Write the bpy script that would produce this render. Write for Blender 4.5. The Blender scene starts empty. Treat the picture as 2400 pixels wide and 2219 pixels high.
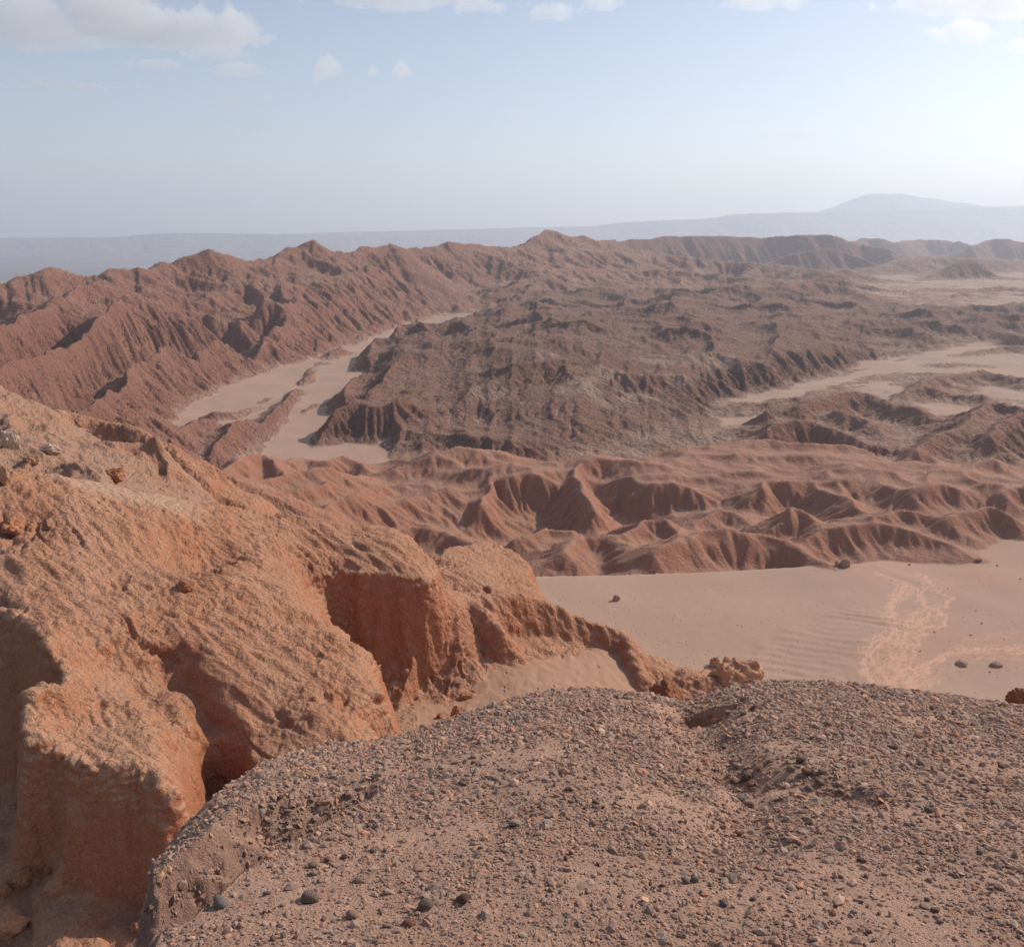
import bpy, math, time
import numpy as np
T0 = time.time()
def log(*a): print('[%.1fs]' % (time.time()-T0), *a, flush=True)

sc = bpy.context.scene
col = sc.collection
F32 = np.float32

# ------------------------------------------------------------------ camera
PITCH = math.radians(15.16)          # the camera looks down into the valley
FPX, CXP, CYP = 1731.0, 999.5, 924.0 # focal length and centre on a 1999-wide picture
cam_d = bpy.data.cameras.new('camera')
cam = bpy.data.objects.new('camera', cam_d); col.objects.link(cam)
cam.location = (0, 0, 0)
cam.rotation_euler = (math.radians(90) - PITCH, 0, 0)
cam_d.sensor_fit = 'HORIZONTAL'; cam_d.sensor_width = 36.0
cam_d.lens = 36.0 * FPX / 1999.0
cam_d.clip_start = 0.1; cam_d.clip_end = 60000.0
sc.camera = cam

# ------------------------------------------------------------------ world, sun, exposure
SUN_AZ, SUN_EL = math.radians(58), math.radians(33)   # azimuth to the right of the view direction (+Y)
world = bpy.data.worlds.new('World'); sc.world = world; world.use_nodes = True
wn = world.node_tree; wn.nodes.clear()
wout = wn.nodes.new('ShaderNodeOutputWorld'); wbg = wn.nodes.new('ShaderNodeBackground')
sky = wn.nodes.new('ShaderNodeTexSky'); sky.sky_type = 'NISHITA'; sky.sun_disc = False
sky.sun_elevation = SUN_EL; sky.sun_rotation = SUN_AZ
sky.altitude = 1000; sky.air_density = 1.0; sky.dust_density = 1.5; sky.ozone_density = 1.5
wbg.inputs['Strength'].default_value = 0.122
hsv = wn.nodes.new('ShaderNodeHueSaturation'); hsv.inputs['Saturation'].default_value = .9; wn.links.new(sky.outputs[0], hsv.inputs['Color'])
wbal = wn.nodes.new('ShaderNodeMix'); wbal.data_type = 'RGBA'; wbal.blend_type = 'MULTIPLY'; wbal.inputs['Factor'].default_value = 1.0; wbal.inputs['B'].default_value = (1.03, .945, .91, 1)   # the camera's daylight white balance
wn.links.new(hsv.outputs[0], wbal.inputs['A']); wn.links.new(wbal.outputs['Result'], wbg.inputs[0]); wn.links.new(wbg.outputs[0], wout.inputs[0])

sun_d = bpy.data.lights.new('sun', 'SUN'); sun_d.energy = 3.5; sun_d.angle = math.radians(0.7)
sun_d.color = (1.0, 0.93, 0.84)
sun = bpy.data.objects.new('sun', sun_d); col.objects.link(sun)
sdir = (math.sin(SUN_AZ)*math.cos(SUN_EL), math.cos(SUN_AZ)*math.cos(SUN_EL), math.sin(SUN_EL))
from mathutils import Vector
sun.rotation_euler = Vector(sdir).to_track_quat('Z', 'Y').to_euler()

sc.view_settings.view_transform = 'Standard'; sc.view_settings.look = 'None'
sc.view_settings.exposure = 0.25; sc.view_settings.gamma = 1.0
sc.render.engine = 'CYCLES'
sc.cycles.max_bounces = 4; sc.cycles.diffuse_bounces = 2; sc.cycles.volume_bounces = 2
sc.cycles.use_denoising = True

# ------------------------------------------------------------------ helpers
def ray(u, v):
    uu = (u-CXP)/FPX; vv = (CYP-v)/FPX
    return uu, math.cos(PITCH)+vv*math.sin(PITCH), -math.sin(PITCH)+vv*math.cos(PITCH)
def P(u, v, d):
    a, b, c = ray(u, v); k = d/b
    return (a*k, d, c*k)
def PA(pts): return np.array([P(*p) for p in pts], dtype=np.float64)

_rng = np.random.RandomState(7)
PERM = _rng.permutation(256).astype(np.int32); PERM = np.concatenate([PERM, PERM, PERM])
_ang = _rng.rand(256)*2*np.pi
GX = np.cos(_ang).astype(F32); GY = np.sin(_ang).astype(F32)
def pn(x, y, seed=0):
    """gradient noise, about -0.7..0.7"""
    x = np.asarray(x, F32)+F32(seed*17.31); y = np.asarray(y, F32)+F32(seed*9.77)
    xf = np.floor(x); yf = np.floor(y)
    xi = xf.astype(np.int32) & 255; yi = yf.astype(np.int32) & 255
    fx = x-xf; fy = y-yf
    u = fx*fx*fx*(fx*(fx*6-15)+10); v = fy*fy*fy*(fy*(fy*6-15)+10)
    a = PERM[xi]+yi; b = PERM[xi+1]+yi
    h00 = PERM[a] & 255; h01 = PERM[a+1] & 255; h10 = PERM[b] & 255; h11 = PERM[b+1] & 255
    n00 = GX[h00]*fx+GY[h00]*fy; n10 = GX[h10]*(fx-1)+GY[h10]*fy
    n01 = GX[h01]*fx+GY[h01]*(fy-1); n11 = GX[h11]*(fx-1)+GY[h11]*(fy-1)
    x1 = n00+u*(n10-n00); x2 = n01+u*(n11-n01)
    return x1+v*(x2-x1)
G3 = _rng.randn(256, 3); G3 = (G3/np.linalg.norm(G3, axis=1)[:, None]).astype(F32)
def pn3(x, y, z, seed=0):
    x = np.asarray(x, F32)+F32(seed*13.7); y = np.asarray(y, F32)+F32(seed*7.1); z = np.asarray(z, F32)+F32(seed*3.3)
    xf, yf, zf = np.floor(x), np.floor(y), np.floor(z)
    xi, yi, zi = [q.astype(np.int32) & 255 for q in (xf, yf, zf)]
    fx, fy, fz = x-xf, y-yf, z-zf
    u, v, w = [t*t*(3-2*t) for t in (fx, fy, fz)]
    out = 0
    for dx in (0, 1):
        for dy in (0, 1):
            pxy = PERM[PERM[xi+dx]+yi+dy]
            for dz in (0, 1):
                h = PERM[pxy+zi+dz] & 255
                g = G3[h, 0]*(fx-dx)+G3[h, 1]*(fy-dy)+G3[h, 2]*(fz-dz)
                out = out+g*((u if dx else 1-u)*(v if dy else 1-v)*(w if dz else 1-w))
    return out
def fbm(x, y, o=4, seed=0, gain=.5, lac=2.03):
    s = 0; a = 1.0
    for i in range(o):
        s = s+a*pn(x, y, seed+i*3); x = x*lac; y = y*lac; a *= gain
    return s
def ridged(x, y, o=3, seed=0, gain=.5, lac=2.1):
    """0..1, 1 on sharp crests"""
    s = 0; a = 1.0; t = 0
    for i in range(o):
        n = 1-np.minimum(np.abs(pn(x, y, seed+i*3))*2.2, 1); s = s+a*n*n; t += a
        x = x*lac; y = y*lac; a *= gain
    return s/t
def sstep(a, b, x):
    t = np.clip((x-a)/(b-a), 0, 1); return t*t*(3-2*t)
def smax(a, b, k):
    h = np.clip(.5+.5*(a-b)/k, 0, 1); return b+(a-b)*h+k*h*(1-h)
def smin(a, b, k): return -smax(-a, -b, k)
def s2l(r, g, b):
    f = lambda c: (c/255/12.92 if c <= 10 else ((c/255+.055)/1.055)**2.4)
    return (f(r), f(g), f(b))

# ------------------------------------------------------------------ the valley as one polar height grid (square cells, finer near the viewer)
DTH = 0.0019
TH = np.arange(-0.75, 0.75, DTH)
R0, R1 = 9.0, 3400.0
RHO = np.arange(math.log(R0), math.log(R1), DTH)
NT, NR = len(TH), len(RHO)
Rr = np.exp(RHO).astype(F32)
X = (np.sin(TH)[None, :]*Rr[:, None]).astype(F32)
Y = (np.cos(TH)[None, :]*Rr[:, None]).astype(F32)
RG = np.broadcast_to(Rr[:, None], X.shape)
log('grid', X.shape, X.size)

def lp(x, y): return np.arctan2(x, y), np.log(np.hypot(x, y))
class RBF:
    """smooth surface through control points, in (angle, log distance)"""
    def __init__(s, pts, smooth=1e-3, c=.03):
        s.c2 = c*c
        pts = np.asarray(pts, float); a, b = lp(pts[:, 0], pts[:, 1]); s.a, s.b = a, b
        D = np.sqrt((a[:, None]-a[None])**2+(b[:, None]-b[None])**2+s.c2)
        n = len(pts); M = np.zeros((n+3, n+3)); M[:n, :n] = D+0*np.eye(n)-smooth*np.eye(n)
        M[:n, n] = 1; M[:n, n+1] = a; M[:n, n+2] = b; M[n:, :n] = M[:n, n:].T
        s.w = np.linalg.solve(M, np.concatenate([pts[:, 2], [0, 0, 0]]))
    def __call__(s, x, y):
        a, b = lp(x, y); o = s.w[-3]+s.w[-2]*a+s.w[-1]*b
        for i in range(len(s.a)): o = o+s.w[i]*np.sqrt((a-s.a[i])**2+(b-s.b[i])**2+s.c2)
        return o
    def grid(s, step=8):
        ti = np.linspace(0, NT-1, NT//step+2); ri = np.linspace(0, NR-1, NR//step+2)
        tt = np.interp(ti, np.arange(NT), TH); rr = np.interp(ri, np.arange(NR), RHO)
        A, B = np.meshgrid(tt, rr)
        Z = s(np.sin(A)*np.exp(B), np.cos(A)*np.exp(B))
        Z1 = np.empty((len(ri), NT)); 
        for k in range(len(ri)): Z1[k] = np.interp(np.arange(NT), ti, Z[k])
        i0 = np.clip(np.floor(np.arange(NR)/(NR-1)*(len(ri)-1)).astype(int), 0, len(ri)-2)
        f = (np.arange(NR)/(NR-1)*(len(ri)-1)-i0)[:, None]
        return (Z1[i0]*(1-f)+Z1[i0+1]*f).astype(F32)

def nearest(poly, x, y):
    """distance to polyline, signed side (+ = right of travel), arc length, z there"""
    best = np.full(x.shape, 1e12, F32); t = np.zeros_like(best); z = np.zeros_like(best); sd = np.zeros_like(best); L = 0.0
    for i in range(len(poly)-1):
        ax, ay, az = poly[i]; bx, by, bz = poly[i+1]; dx, dy = bx-ax, by-ay; l2 = dx*dx+dy*dy; l = math.sqrt(l2)
        k = np.clip(((x-F32(ax))*F32(dx)+(y-F32(ay))*F32(dy))/F32(l2), 0, 1)
        ex = x-F32(ax)-k*F32(dx); ey = y-F32(ay)-k*F32(dy); q = ex*ex+ey*ey; m = q < best
        best = np.where(m, q, best); t = np.where(m, L+k*l, t); z = np.where(m, az+k*(bz-az), z)
        sd = np.where(m, ex*F32(dy)-ey*F32(dx), sd)
        L += l
    return np.sqrt(best), np.sign(sd), t, z
def subset(poly, pad):
    m = (X > poly[:, 0].min()-pad) & (X < poly[:, 0].max()+pad) & (Y > poly[:, 1].min()-pad) & (Y < poly[:, 1].max()+pad)
    return np.nonzero(m)
def ridge(H, pts, sl, sr, a=1.0, k=1.5, fl=0, fw=6.0, reach=None, seed=1, cz=None, wob=0.0, rough=0.0):
    """raise H to a crest line; sl / sr = slopes left / right of the direction of travel; fl, fw = flute depth and spacing"""
    p = PA(pts)
    if cz: p[:, 2] += cz
    reach = reach or 60.0
    I = subset(p, reach); x, y = X[I], Y[I]
    if wob:
        wx = fbm(x/(fw*2.2), y/(fw*2.2), 3, seed+40)*wob; wy = fbm(x/(fw*2.2)+31, y/(fw*2.2), 3, seed+41)*wob
        x = x+wx; y = y+wy
    d, s, t, z = nearest(p, x, y)
    S = np.where(s > 0, sr, sl).astype(F32)
    h = z-S*(np.sqrt(d*d+a*a)-a)
    if fl:
        n = ridged(t/fw+.25*fbm(x/fw, y/fw, 2, seed+5), d/(fw*5)+s*7, 2, seed)
        h = h-fl*(1-n)*sstep(0, fw*1.2, d)
    if rough: h = h+rough*fbm(x/(fw*1.3), y/(fw*1.3), 4, seed+9)
    H[I] = smax(H[I], h, k)
def polysd(poly, x, y):
    """signed distance to a closed polygon, + inside"""
    best = np.full(x.shape, 1e12, F32); ins = np.zeros(x.shape, bool); n = len(poly)
    for i in range(n):
        ax, ay = poly[i][:2]; bx, by = poly[(i+1) % n][:2]; dx, dy = bx-ax, by-ay
        k = np.clip(((x-F32(ax))*F32(dx)+(y-F32(ay))*F32(dy))/F32(dx*dx+dy*dy+1e-9), 0, 1)
        ex = x-F32(ax)-k*F32(dx); ey = y-F32(ay)-k*F32(dy); best = np.minimum(best, ex*ex+ey*ey)
        if abs(dy) > 1e-9:
            c = ((ay > y) != (by > y)) & (x < F32(dx/dy)*(y-F32(ay))+F32(ax)); ins ^= c
    return np.where(ins, 1, -1)*np.sqrt(best)

# --- low ground: ravine, sand ramp, sand plain, valley floor
low = [P(*p) for p in [(-250,1780,27),(-250,1600,40),(100,1780,27),(0,1848,26),(280,1848,26.5),(300,1720,29),(380,1620,32.5),(500,1560,37),(620,1480,44),
       (760,1425,50),(880,1385,54),(1000,1355,56),(1100,1330,59),(1250,1303,67),(1000,1285,61.5),(1200,1288,65),(1330,1325,69),(1420,1350,80)]]
def pol(u, d, z): return P(u, 900, d)[0], d, z
low += [pol(-300, 9, -16), pol(0, 9, -16), pol(300, 9, -15), pol(-300, 18, -22), pol(200, 18, -22), pol(600, 14, -17), pol(1000, 12, -16), pol(1500, 12, -16), pol(2300, 12, -16), pol(1000, 20, -22), pol(1500, 20, -22), pol(2300, 20, -22), pol(2600, 30, -29), pol(1800, 30, -29),
        pol(700, 30, -27), pol(1000, 30, -27), pol(1500, 40, -34), pol(2300, 40, -34), pol(1500, 65, -45), pol(2000, 65, -45), pol(2500, 65, -45),
        pol(1300, 92, -49.5), pol(1600, 90, -50), pol(2000, 90, -50), pol(2500, 90, -50), pol(1000, 110, -50), pol(1300, 120, -50), pol(1600, 120, -50), pol(2000, 120, -51), pol(2500, 120, -51),
        pol(2000, 150, -53), pol(2500, 150, -53), pol(800, 90, -48), pol(500, 110, -54), pol(-300, 120, -50), pol(200, 120, -54), pol(-300, 60, -34), pol(0, 90, -46), pol(300, 60, -34),
        pol(2000, 180, -58), pol(2500, 180, -58), pol(1300, 180, -60), pol(700, 160, -60), pol(0, 180, -60), pol(-300, 180, -60), pol(1000, 300, -60), pol(-300, 300, -60), pol(2400, 300, -60),
        pol(2400, 500, -60), pol(1000, 560, -60), pol(-300, 500, -60), pol(1000, 760, -58), pol(2400, 1000, -55), pol(1200, 1000, -55), pol(-300, 800, -110), pol(-300, 1500, -150), pol(400, 1200, -140), pol(700, 1600, -145),
        pol(1200, 1600, -70), pol(2400, 1600, -55), pol(1400, 2800, -110), pol(2400, 2800, -70), pol(700, 3000, -150), pol(-300, 3000, -150)]
FLOOR = RBF(low).grid()
# the dune brink: the plain breaks off and the ground behind lies lower
brink = PA([(700,1150,118),(1050,1131,124),(1180,1130,125),(1300,1127,126),(1430,1121,127.5),(1560,1114,129),(1700,1106,132),(1800,1090,140)])
I = subset(brink, 60); d, s, t, z = nearest(brink, X[I], Y[I]); L = t.max()
behind = np.where(s < 0, sstep(0, 12, d), 0)*(1-sstep(.80*L, L, t))*(1-sstep(40, 60, d))
FLOOR[I] = np.where((d < 30), FLOOR[I]+(z-FLOOR[I])*(1-sstep(3, 30, d))*(1-sstep(.85*L, L, t)), FLOOR[I])-behind*7.5
H = FLOOR.copy()
SANDUP = np.zeros_like(H)      # extra sand thickness laid after erosion
log('floor')

# --- far side: skyline ridge on the left and its flanks
sky_crest = [(-200,575,400),(0,541,430),(70,533,450),(130,526,470),(200,537,480),(300,532,520),(340,513,540),(410,494,560),(450,503,580),(490,509,600),(540,500,640),(575,486,660),
             (610,471,680),(650,491,690),(700,488,720),(760,479,760),(800,489,800),(870,476,850),(930,479,900),(1010,487,950),(1040,465,1000),(1075,451,1050),(1110,463,1080),(1150,470,1110),(1200,465,1200)]
ridge(H, sky_crest, .30, .26, a=2, k=4, fl=6, fw=26, reach=420, seed=3, wob=9)
# shoulder under the skyline, a broad apron down to the left sand valley
ridge(H, [(200,600,420),(350,580,480),(500,560,535),(650,545,600),(800,535,700),(950,530,800)], .2, .25, a=10, k=6, fl=5, fw=22, reach=200, seed=5, wob=10)
cu = dict(a=.8, k=1.2, reach=90, cz=2.5)
ridge(H, [(-60,750,225),(0,722,245),(75,690,270),(150,657,305),(240,592,375)], 1.1, .75, fl=3, fw=7, seed=11, wob=3, **cu)
ridge(H, [(-40,820,190),(60,797,205),(140,757,232),(190,717,262),(262,667,305),(330,630,350)], 1.1, .75, fl=3, fw=6.5, seed=12, wob=3, **cu)
ridge(H, [(110,842,190),(165,812,207),(220,762,240),(280,712,280),(322,672,315),(350,655,345)], 1.1, .75, fl=2.2, fw=7, seed=13, wob=3, **cu)
ridge(H, [(330,690,310),(350,640,350),(400,617,385),(475,592,430),(520,580,470)], .9, .62, fl=3, fw=8, seed=14, wob=4, **cu)
ridge(H, [(420,720,330),(440,665,370),(470,640,400),(530,610,450),(600,585,520)], .9, .62, fl=3, fw=8, seed=15, wob=4, **cu)
ridge(H, [(520,700,360),(545,660,420),(600,630,470),(660,600,540)], .9, .62, fl=3, fw=9, seed=16, wob=4, **cu)
ridge(H, [(620,672,450),(660,640,500),(720,610,570),(780,585,640),(850,560,740)], .4, .4, fl=3, fw=10, seed=17, wob=5, **cu)
ridge(H, [(0,640,300),(60,615,335),(140,580,385),(200,560,430)], .35, .4, fl=3, fw=9, seed=18, wob=4, **cu)
log('left ridge')

for q in [[(0,722,245),(75,690,270),(150,657,305),(225,602,365)], [(0,810,195),(60,797,205),(140,757,232),(190,717,262),(262,667,305),(310,640,340)], [(120,838,193),(165,812,207),(220,762,240),(280,712,280),(322,672,315)], [(335,680,315),(350,640,350),(400,617,385),(475,592,430)], [(425,710,335),(440,665,370),(470,640,400),(530,610,450)], [(530,685,375),(545,660,420),(600,630,470)]]:
    p = PA(q); I = subset(p, 40); x, y = X[I], Y[I]; d, s, t, z = nearest(p, x+2.5*fbm(x/12, y/12, 3, 19), y); wq = np.hypot(x, y)/260
    H[I] = H[I]-10.5*wq*np.exp(-((d-9*wq)/(5*wq))**2)*(s < 0)*sstep(0, 25, t)*(1-sstep(t.max()-25, t.max(), t))
# --- the dark plateau between the two sand valleys
pl = PA([(623,848,258),(662,790,272),(690,738,325),(735,662,440),(830,630,540),(1000,596,690),(1120,560,800),(1300,540,900),(1600,545,900),(1999,600,760),(2250,640,620),(1999,660,540),(1830,692,455),
         (1700,722,400),(1560,757,345),(1460,782,312),(1415,815,285),(1412,858,258),(1300,880,242),(1000,890,238),(760,892,238)])
top = RBF(np.array([P(*p) for p in [(630,800,268),(680,780,272),(720,723,340),(757,656,450),(850,625,550),(1000,592,690),(1150,570,760),(1300,560,800),(1600,565,780),(1999,615,700),(2200,640,600),(1999,640,560),(1830,670,460),
        (1700,700,405),(1560,735,352),(1440,770,318),(1400,820,280),(1400,846,262),(1250,860,250),(1000,865,245),(800,865,247),(820,800,280),(1000,740,310),(1000,660,400),(1200,760,295),(1200,690,350),(1200,600,540),(1400,690,370),(1400,610,520),(1600,655,450),(1600,597,600),(1780,605,590)]]))
I = subset(pl, 60); x, y = X[I], Y[I]
w = 5.0*fbm(x/22, y/22, 4, 50)
sd = polysd(pl[:, :2], x, y)+w
tz = top(x[::1], y) if x.size < 400000 else None
TG = top.grid()
rough = 11.0*(ridged(x/62+.6*pn(x/60, y/60, 61), y/120+.6*pn(x/60+9, y/60, 64), 4, 60, gain=.55)-.42)+1.4*fbm(x/12, y/17, 4, 62)
rg = np.clip(RG[I]/350, .95, 2.2)
hz = TG[I]+rough*rg*.75
wall = 15+4*pn(x/30, y/30, 63)
h = FLOOR[I]-3+(hz-FLOOR[I]+3)*sstep(-2, 1, sd/wall*1.6)
H[I] = smax(H[I], h, 1.5)
PLAT = np.zeros_like(H); PLAT[I] = sstep(-6, 4, sd)

def PF(u, v, z=-60.0):
    a, b, c = ray(u, v); k = z/c
    return (a*k, b*k, z)
VALLEYS = [[(338,838),(360,810),(375,792),(416,779),(473,752),(540,727),(616,708),(660,690),(700,668),(740,655),(800,632),(870,612),(940,600),(1003,592),(985,605),(930,625),(880,645),(850,655),(820,650),(780,655),
            (738,672),(722,700),(702,735),(690,748),(667,790),(642,830),(632,850),(690,864),(745,864),(748,895),(742,915),(600,910),(470,898),(430,880),(400,860)],
           [(1412,862),(1410,810),(1430,785),(1470,770),(1540,762),(1600,745),(1680,725),(1760,705),(1830,690),(1900,675),(1960,672),(1925,700),(1890,715),(1800,740),(1750,760),(1730,775),(1690,758),(1640,765),(1600,785),(1560,800),(1540,825),(1500,850),(1498,866)],
           [(1720,866),(1760,825),(1800,808),(1850,805),(1925,795),(1900,812),(1860,830),(1830,850),(1810,875),(1795,890),(1760,885)]]
VAL = np.zeros_like(H)
def carve_valleys(side):
    for vi, poly in enumerate(VALLEYS):
        pv = np.array([PF(*q) for q in poly]); I = subset(pv, 90); x, y = X[I], Y[I]; wv = np.hypot(x, y)/110
        sdv = polysd(pv[:, :2], x+wv*fbm(x/11, y/11, 3, 55), y+wv*fbm(x/11, y/11, 3, 56))
        lim = FLOOR[I]-.4+side*np.maximum(-sdv, 0)
        H[I] = smin(H[I], lim, 1.0); VAL[I] = np.maximum(VAL[I], sstep(-1, 1, sdv))
carve_valleys(.75)
# cliffs on its left edge, dark walls over the sand
ridge(H, [(626,842,259),(650,800,266),(678,781,272),(690,770,280)], .95, .5, a=.5, k=1, fl=2, fw=5, seed=21, wob=1.5, reach=60)
ridge(H, [(668,765,300),(688,732,330),(705,725,336),(722,723,342)], .95, .4, a=.5, k=1, fl=2, fw=6, seed=22, wob=1.5, reach=60)
ridge(H, [(715,690,395),(733,659,440),(757,656,452),(775,650,465)], .95, .35, a=.6, k=1, fl=2, fw=7, seed=23, wob=2, reach=60)
ridge(H, [(790,640,520),(830,625,550),(842,632,548)], .8, .35, a=.6, k=1, fl=2, fw=7, seed=24, wob=2, reach=60)
# islands in the left sand valley
for k, q in enumerate([[(505,832,283),(525,805,300),(558,776,335),(583,757,362)], [(595,740,380),(616,712,430),(632,700,440)], [(418,880,243),(436,850,258),(453,824,275),(483,812,287)],
                       [(335,862,240),(360,835,262),(386,818,275),(408,814,285)], [(640,690,455),(665,676,480)], [(672,662,520),(690,648,548),(700,655,540)], [(512,782,330),(525,776,336)], [(470,800,308),(497,792,318)],
                       [(420,802,300),(445,801,303)], [(628,756,365),(640,755,368)], [(600,800,312),(625,785,325)]]):
    q = [(u_, v_, d_*(.935 if k < 6 else .96)) for u_, v_, d_ in q]
    ridge(H, q, .5, .6, a=.6, k=1.0, fl=1.5 if k < 4 else .6, fw=5, seed=70+k, wob=2, reach=30, rough=.5)
log('plateau')

# --- hills on the far right and in the distance
ridge(H, [(1560,610,585),(1592,594,600),(1708,597,600),(1825,615,575),(1912,641,520),(1999,655,480)], .12, .45, a=6, k=3, fl=5, fw=14, seed=31, wob=5, reach=70)
ridge(H, [(1540,560,720),(1589,545,750),(1650,553,740),(1781,597,640)], .15, .3, a=6, k=3, fl=3, fw=16, seed=32, wob=5, reach=80)
ridge(H, [(1360,575,680),(1395,560,700),(1422,548,705),(1450,541,712),(1485,562,700)], .5, .5, a=1, k=2, fl=4, fw=9, seed=33, wob=4, reach=60)
ridge(H, [(1480,575,690),(1540,565,700),(1560,580,690)], .5, .5, a=1, k=2, fl=3, fw=9, seed=34, wob=4, reach=50)
ridge(H, [(1640,570,900),(1760,565,1000),(1830,530,1080),(1862,510,1100),(1900,500,1110),(1920,507,1100),(1960,540,1080),(2040,545,1060),(2150,520,1100)], .3, .5, a=2, k=4, fl=8, fw=22, seed=35, wob=9, reach=200)
ridge(H, [(1140,475,1180),(1190,468,1400),(1290,457,1500),(1400,457,1560),(1500,459,1600),(1600,454,1600),(1640,456,1600),(1680,470,1620),(1740,480,1600)], .30, .85, a=2, k=5, fl=14, fw=40, seed=36, wob=14, reach=420)
ridge(H, [(1560,490,1380),(1620,478,1400),(1650,485,1400),(1700,505,1380)], .3, .6, a=3, k=5, fl=10, fw=30, seed=37, wob=12, reach=250)
ridge(H, [(1660,468,2100),(1690,460,2150),(1725,460,2150),(1745,468,2150),(1800,463,2300),(1860,465,2300),(1880,470,2250)], .3, .7, a=3, k=6, fl=14, fw=50, seed=38, wob=16, reach=400)
ridge(H, [(1900,475,1900),(1930,463,1950),(1965,461,1950),(2010,468,1950),(2100,462,1950),(2250,470,1900)], .3, .7, a=3, k=6, fl=14, fw=45, seed=39, wob=16, reach=400)
ridge(H, [(1700,520,1250),(1760,500,1300),(1820,498,1350),(1990,505,1400),(2150,490,1500)], .2, .25, a=6, k=6, fl=10, fw=35, seed=43, wob=14, reach=250)
ridge(H, [(1080,500,950),(1180,490,1000),(1300,495,1050),(1420,505,1050),(1560,520,1000),(1640,530,950)], .2, .22, a=6, k=6, fl=9, fw=26, seed=44, wob=12, reach=260)
ridge(H, [(1000,560,760),(1100,530,850),(1250,520,900),(1400,530,880),(1520,545,820)], .15, .2, a=6, k=6, fl=7, fw=22, seed=45, wob=12, reach=200)
for k, q in enumerate([[(1700,590,800),(1760,577,840),(1830,583,850),(1900,592,820)],[(1830,600,700),(1890,588,740),(1960,592,740),(2060,585,760)],[(1760,620,620),(1800,612,640),(1850,622,630)],[(1880,630,600),(1940,622,620),(2010,628,610),(2100,620,620)],[(1600,535,1000),(1700,545,980),(1790,560,950)],[(1780,545,1150),(1700,530,1150),(1640,520,1150)],[(1850,560,960),(1940,555,980),(2040,565,960)]]):
    q = [(u_, v_, d_*.86) for u_, v_, d_ in q]
    ridge(H, q, .28, .34, a=2, k=3, fl=3.5, fw=11, seed=46+k, wob=7, reach=110, rough=1.2)
rq = np.random.RandomState(5)
for k in range(13):
    u_, v_ = rq.uniform(1620, 2080), rq.uniform(548, 622); d_ = rq.uniform(46, 50)/(-P(u_, v_, 1.0)[2]); w_ = rq.uniform(25, 70)
    ridge(H, [(u_-w_, v_+4, d_*.985), (u_-w_*.3, v_-3, d_), (u_+w_*.4, v_, d_*1.01), (u_+w_, v_+5, d_)], .3, .4, a=2, k=2.5, fl=3, fw=10, seed=300+k, wob=6, reach=70, rough=1)
# right-hand hills among the sand
rr = dict(k=1.5, reach=60, cz=1.6)
ridge(H, [(1560,800,290),(1618,775,302),(1664,763,310),(1700,763,310),(1734,781,300),(1767,793,292),(1807,813,280)], .4, .4, a=2, fl=2, fw=8, seed=81, wob=3, **rr)
ridge(H, [(1498,856,249),(1520,838,253),(1542,832,255),(1580,829,256),(1650,846,250),(1708,866,243)], .25, .8, a=1.5, fl=1.2, fw=6, seed=82, wob=2, **rr)
ridge(H, [(1640,800,285),(1690,815,272),(1720,840,258),(1722,862,247)], .4, .5, a=2, fl=1.8, fw=6, seed=83, wob=2, **rr)
ridge(H, [(1472,804,283),(1484,797,284),(1496,794,284),(1506,797,284)], 2.0, 2.4, a=.8, k=.5, fl=.9, fw=2.5, seed=84, wob=1.2, reach=14, rough=.6)
ridge(H, [(1730,790,315),(1743,771,326),(1796,752,336),(1854,771,326),(1912,775,322)], .4, .45, a=2, fl=2, fw=8, seed=85, wob=3, **rr)
ridge(H, [(1800,745,345),(1860,733,365),(1912,726,375),(1999,749,355),(2100,740,360)], .3, .35, a=3, fl=2.5, fw=10, seed=86, wob=4, **rr)
ridge(H, [(1796,889,228),(1815,868,237),(1840,848,246),(1883,833,253),(1927,796,272),(1942,790,276),(1999,806,268),(2120,800,270)], .4, .55, a=1.5, fl=2, fw=7, seed=87, wob=3, **rr)
ridge(H, [(1930,860,238),(1960,830,250),(1999,815,255),(2080,830,250)], .4, .5, a=1.5, fl=2, fw=6, seed=88, wob=2, **rr)
for k, (u_, v_, w_) in enumerate([(1580,772,26),(1690,742,30),(1650,757,18),(1800,722,34),(1745,735,16),(1870,704,26),(1470,782,14),(1455,835,10),(1770,850,14),(1830,822,16)]):
    d_ = 57.2/(-P(u_, v_, 1.0)[2]); ridge(H, [(u_-w_, v_+3, d_*.99), (u_, v_, d_), (u_+w_, v_+2, d_*.995)], .25, .35, a=1.2, k=1.2, fl=.8, fw=5, seed=330+k, wob=3, reach=30, rough=.5)
ridge(H, [(1850,700,440),(1905,690,450),(1960,682,460),(2100,690,450)], .25, .35, a=2, fl=2, fw=9, seed=89, wob=3, **rr)
log('right hills')

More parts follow.
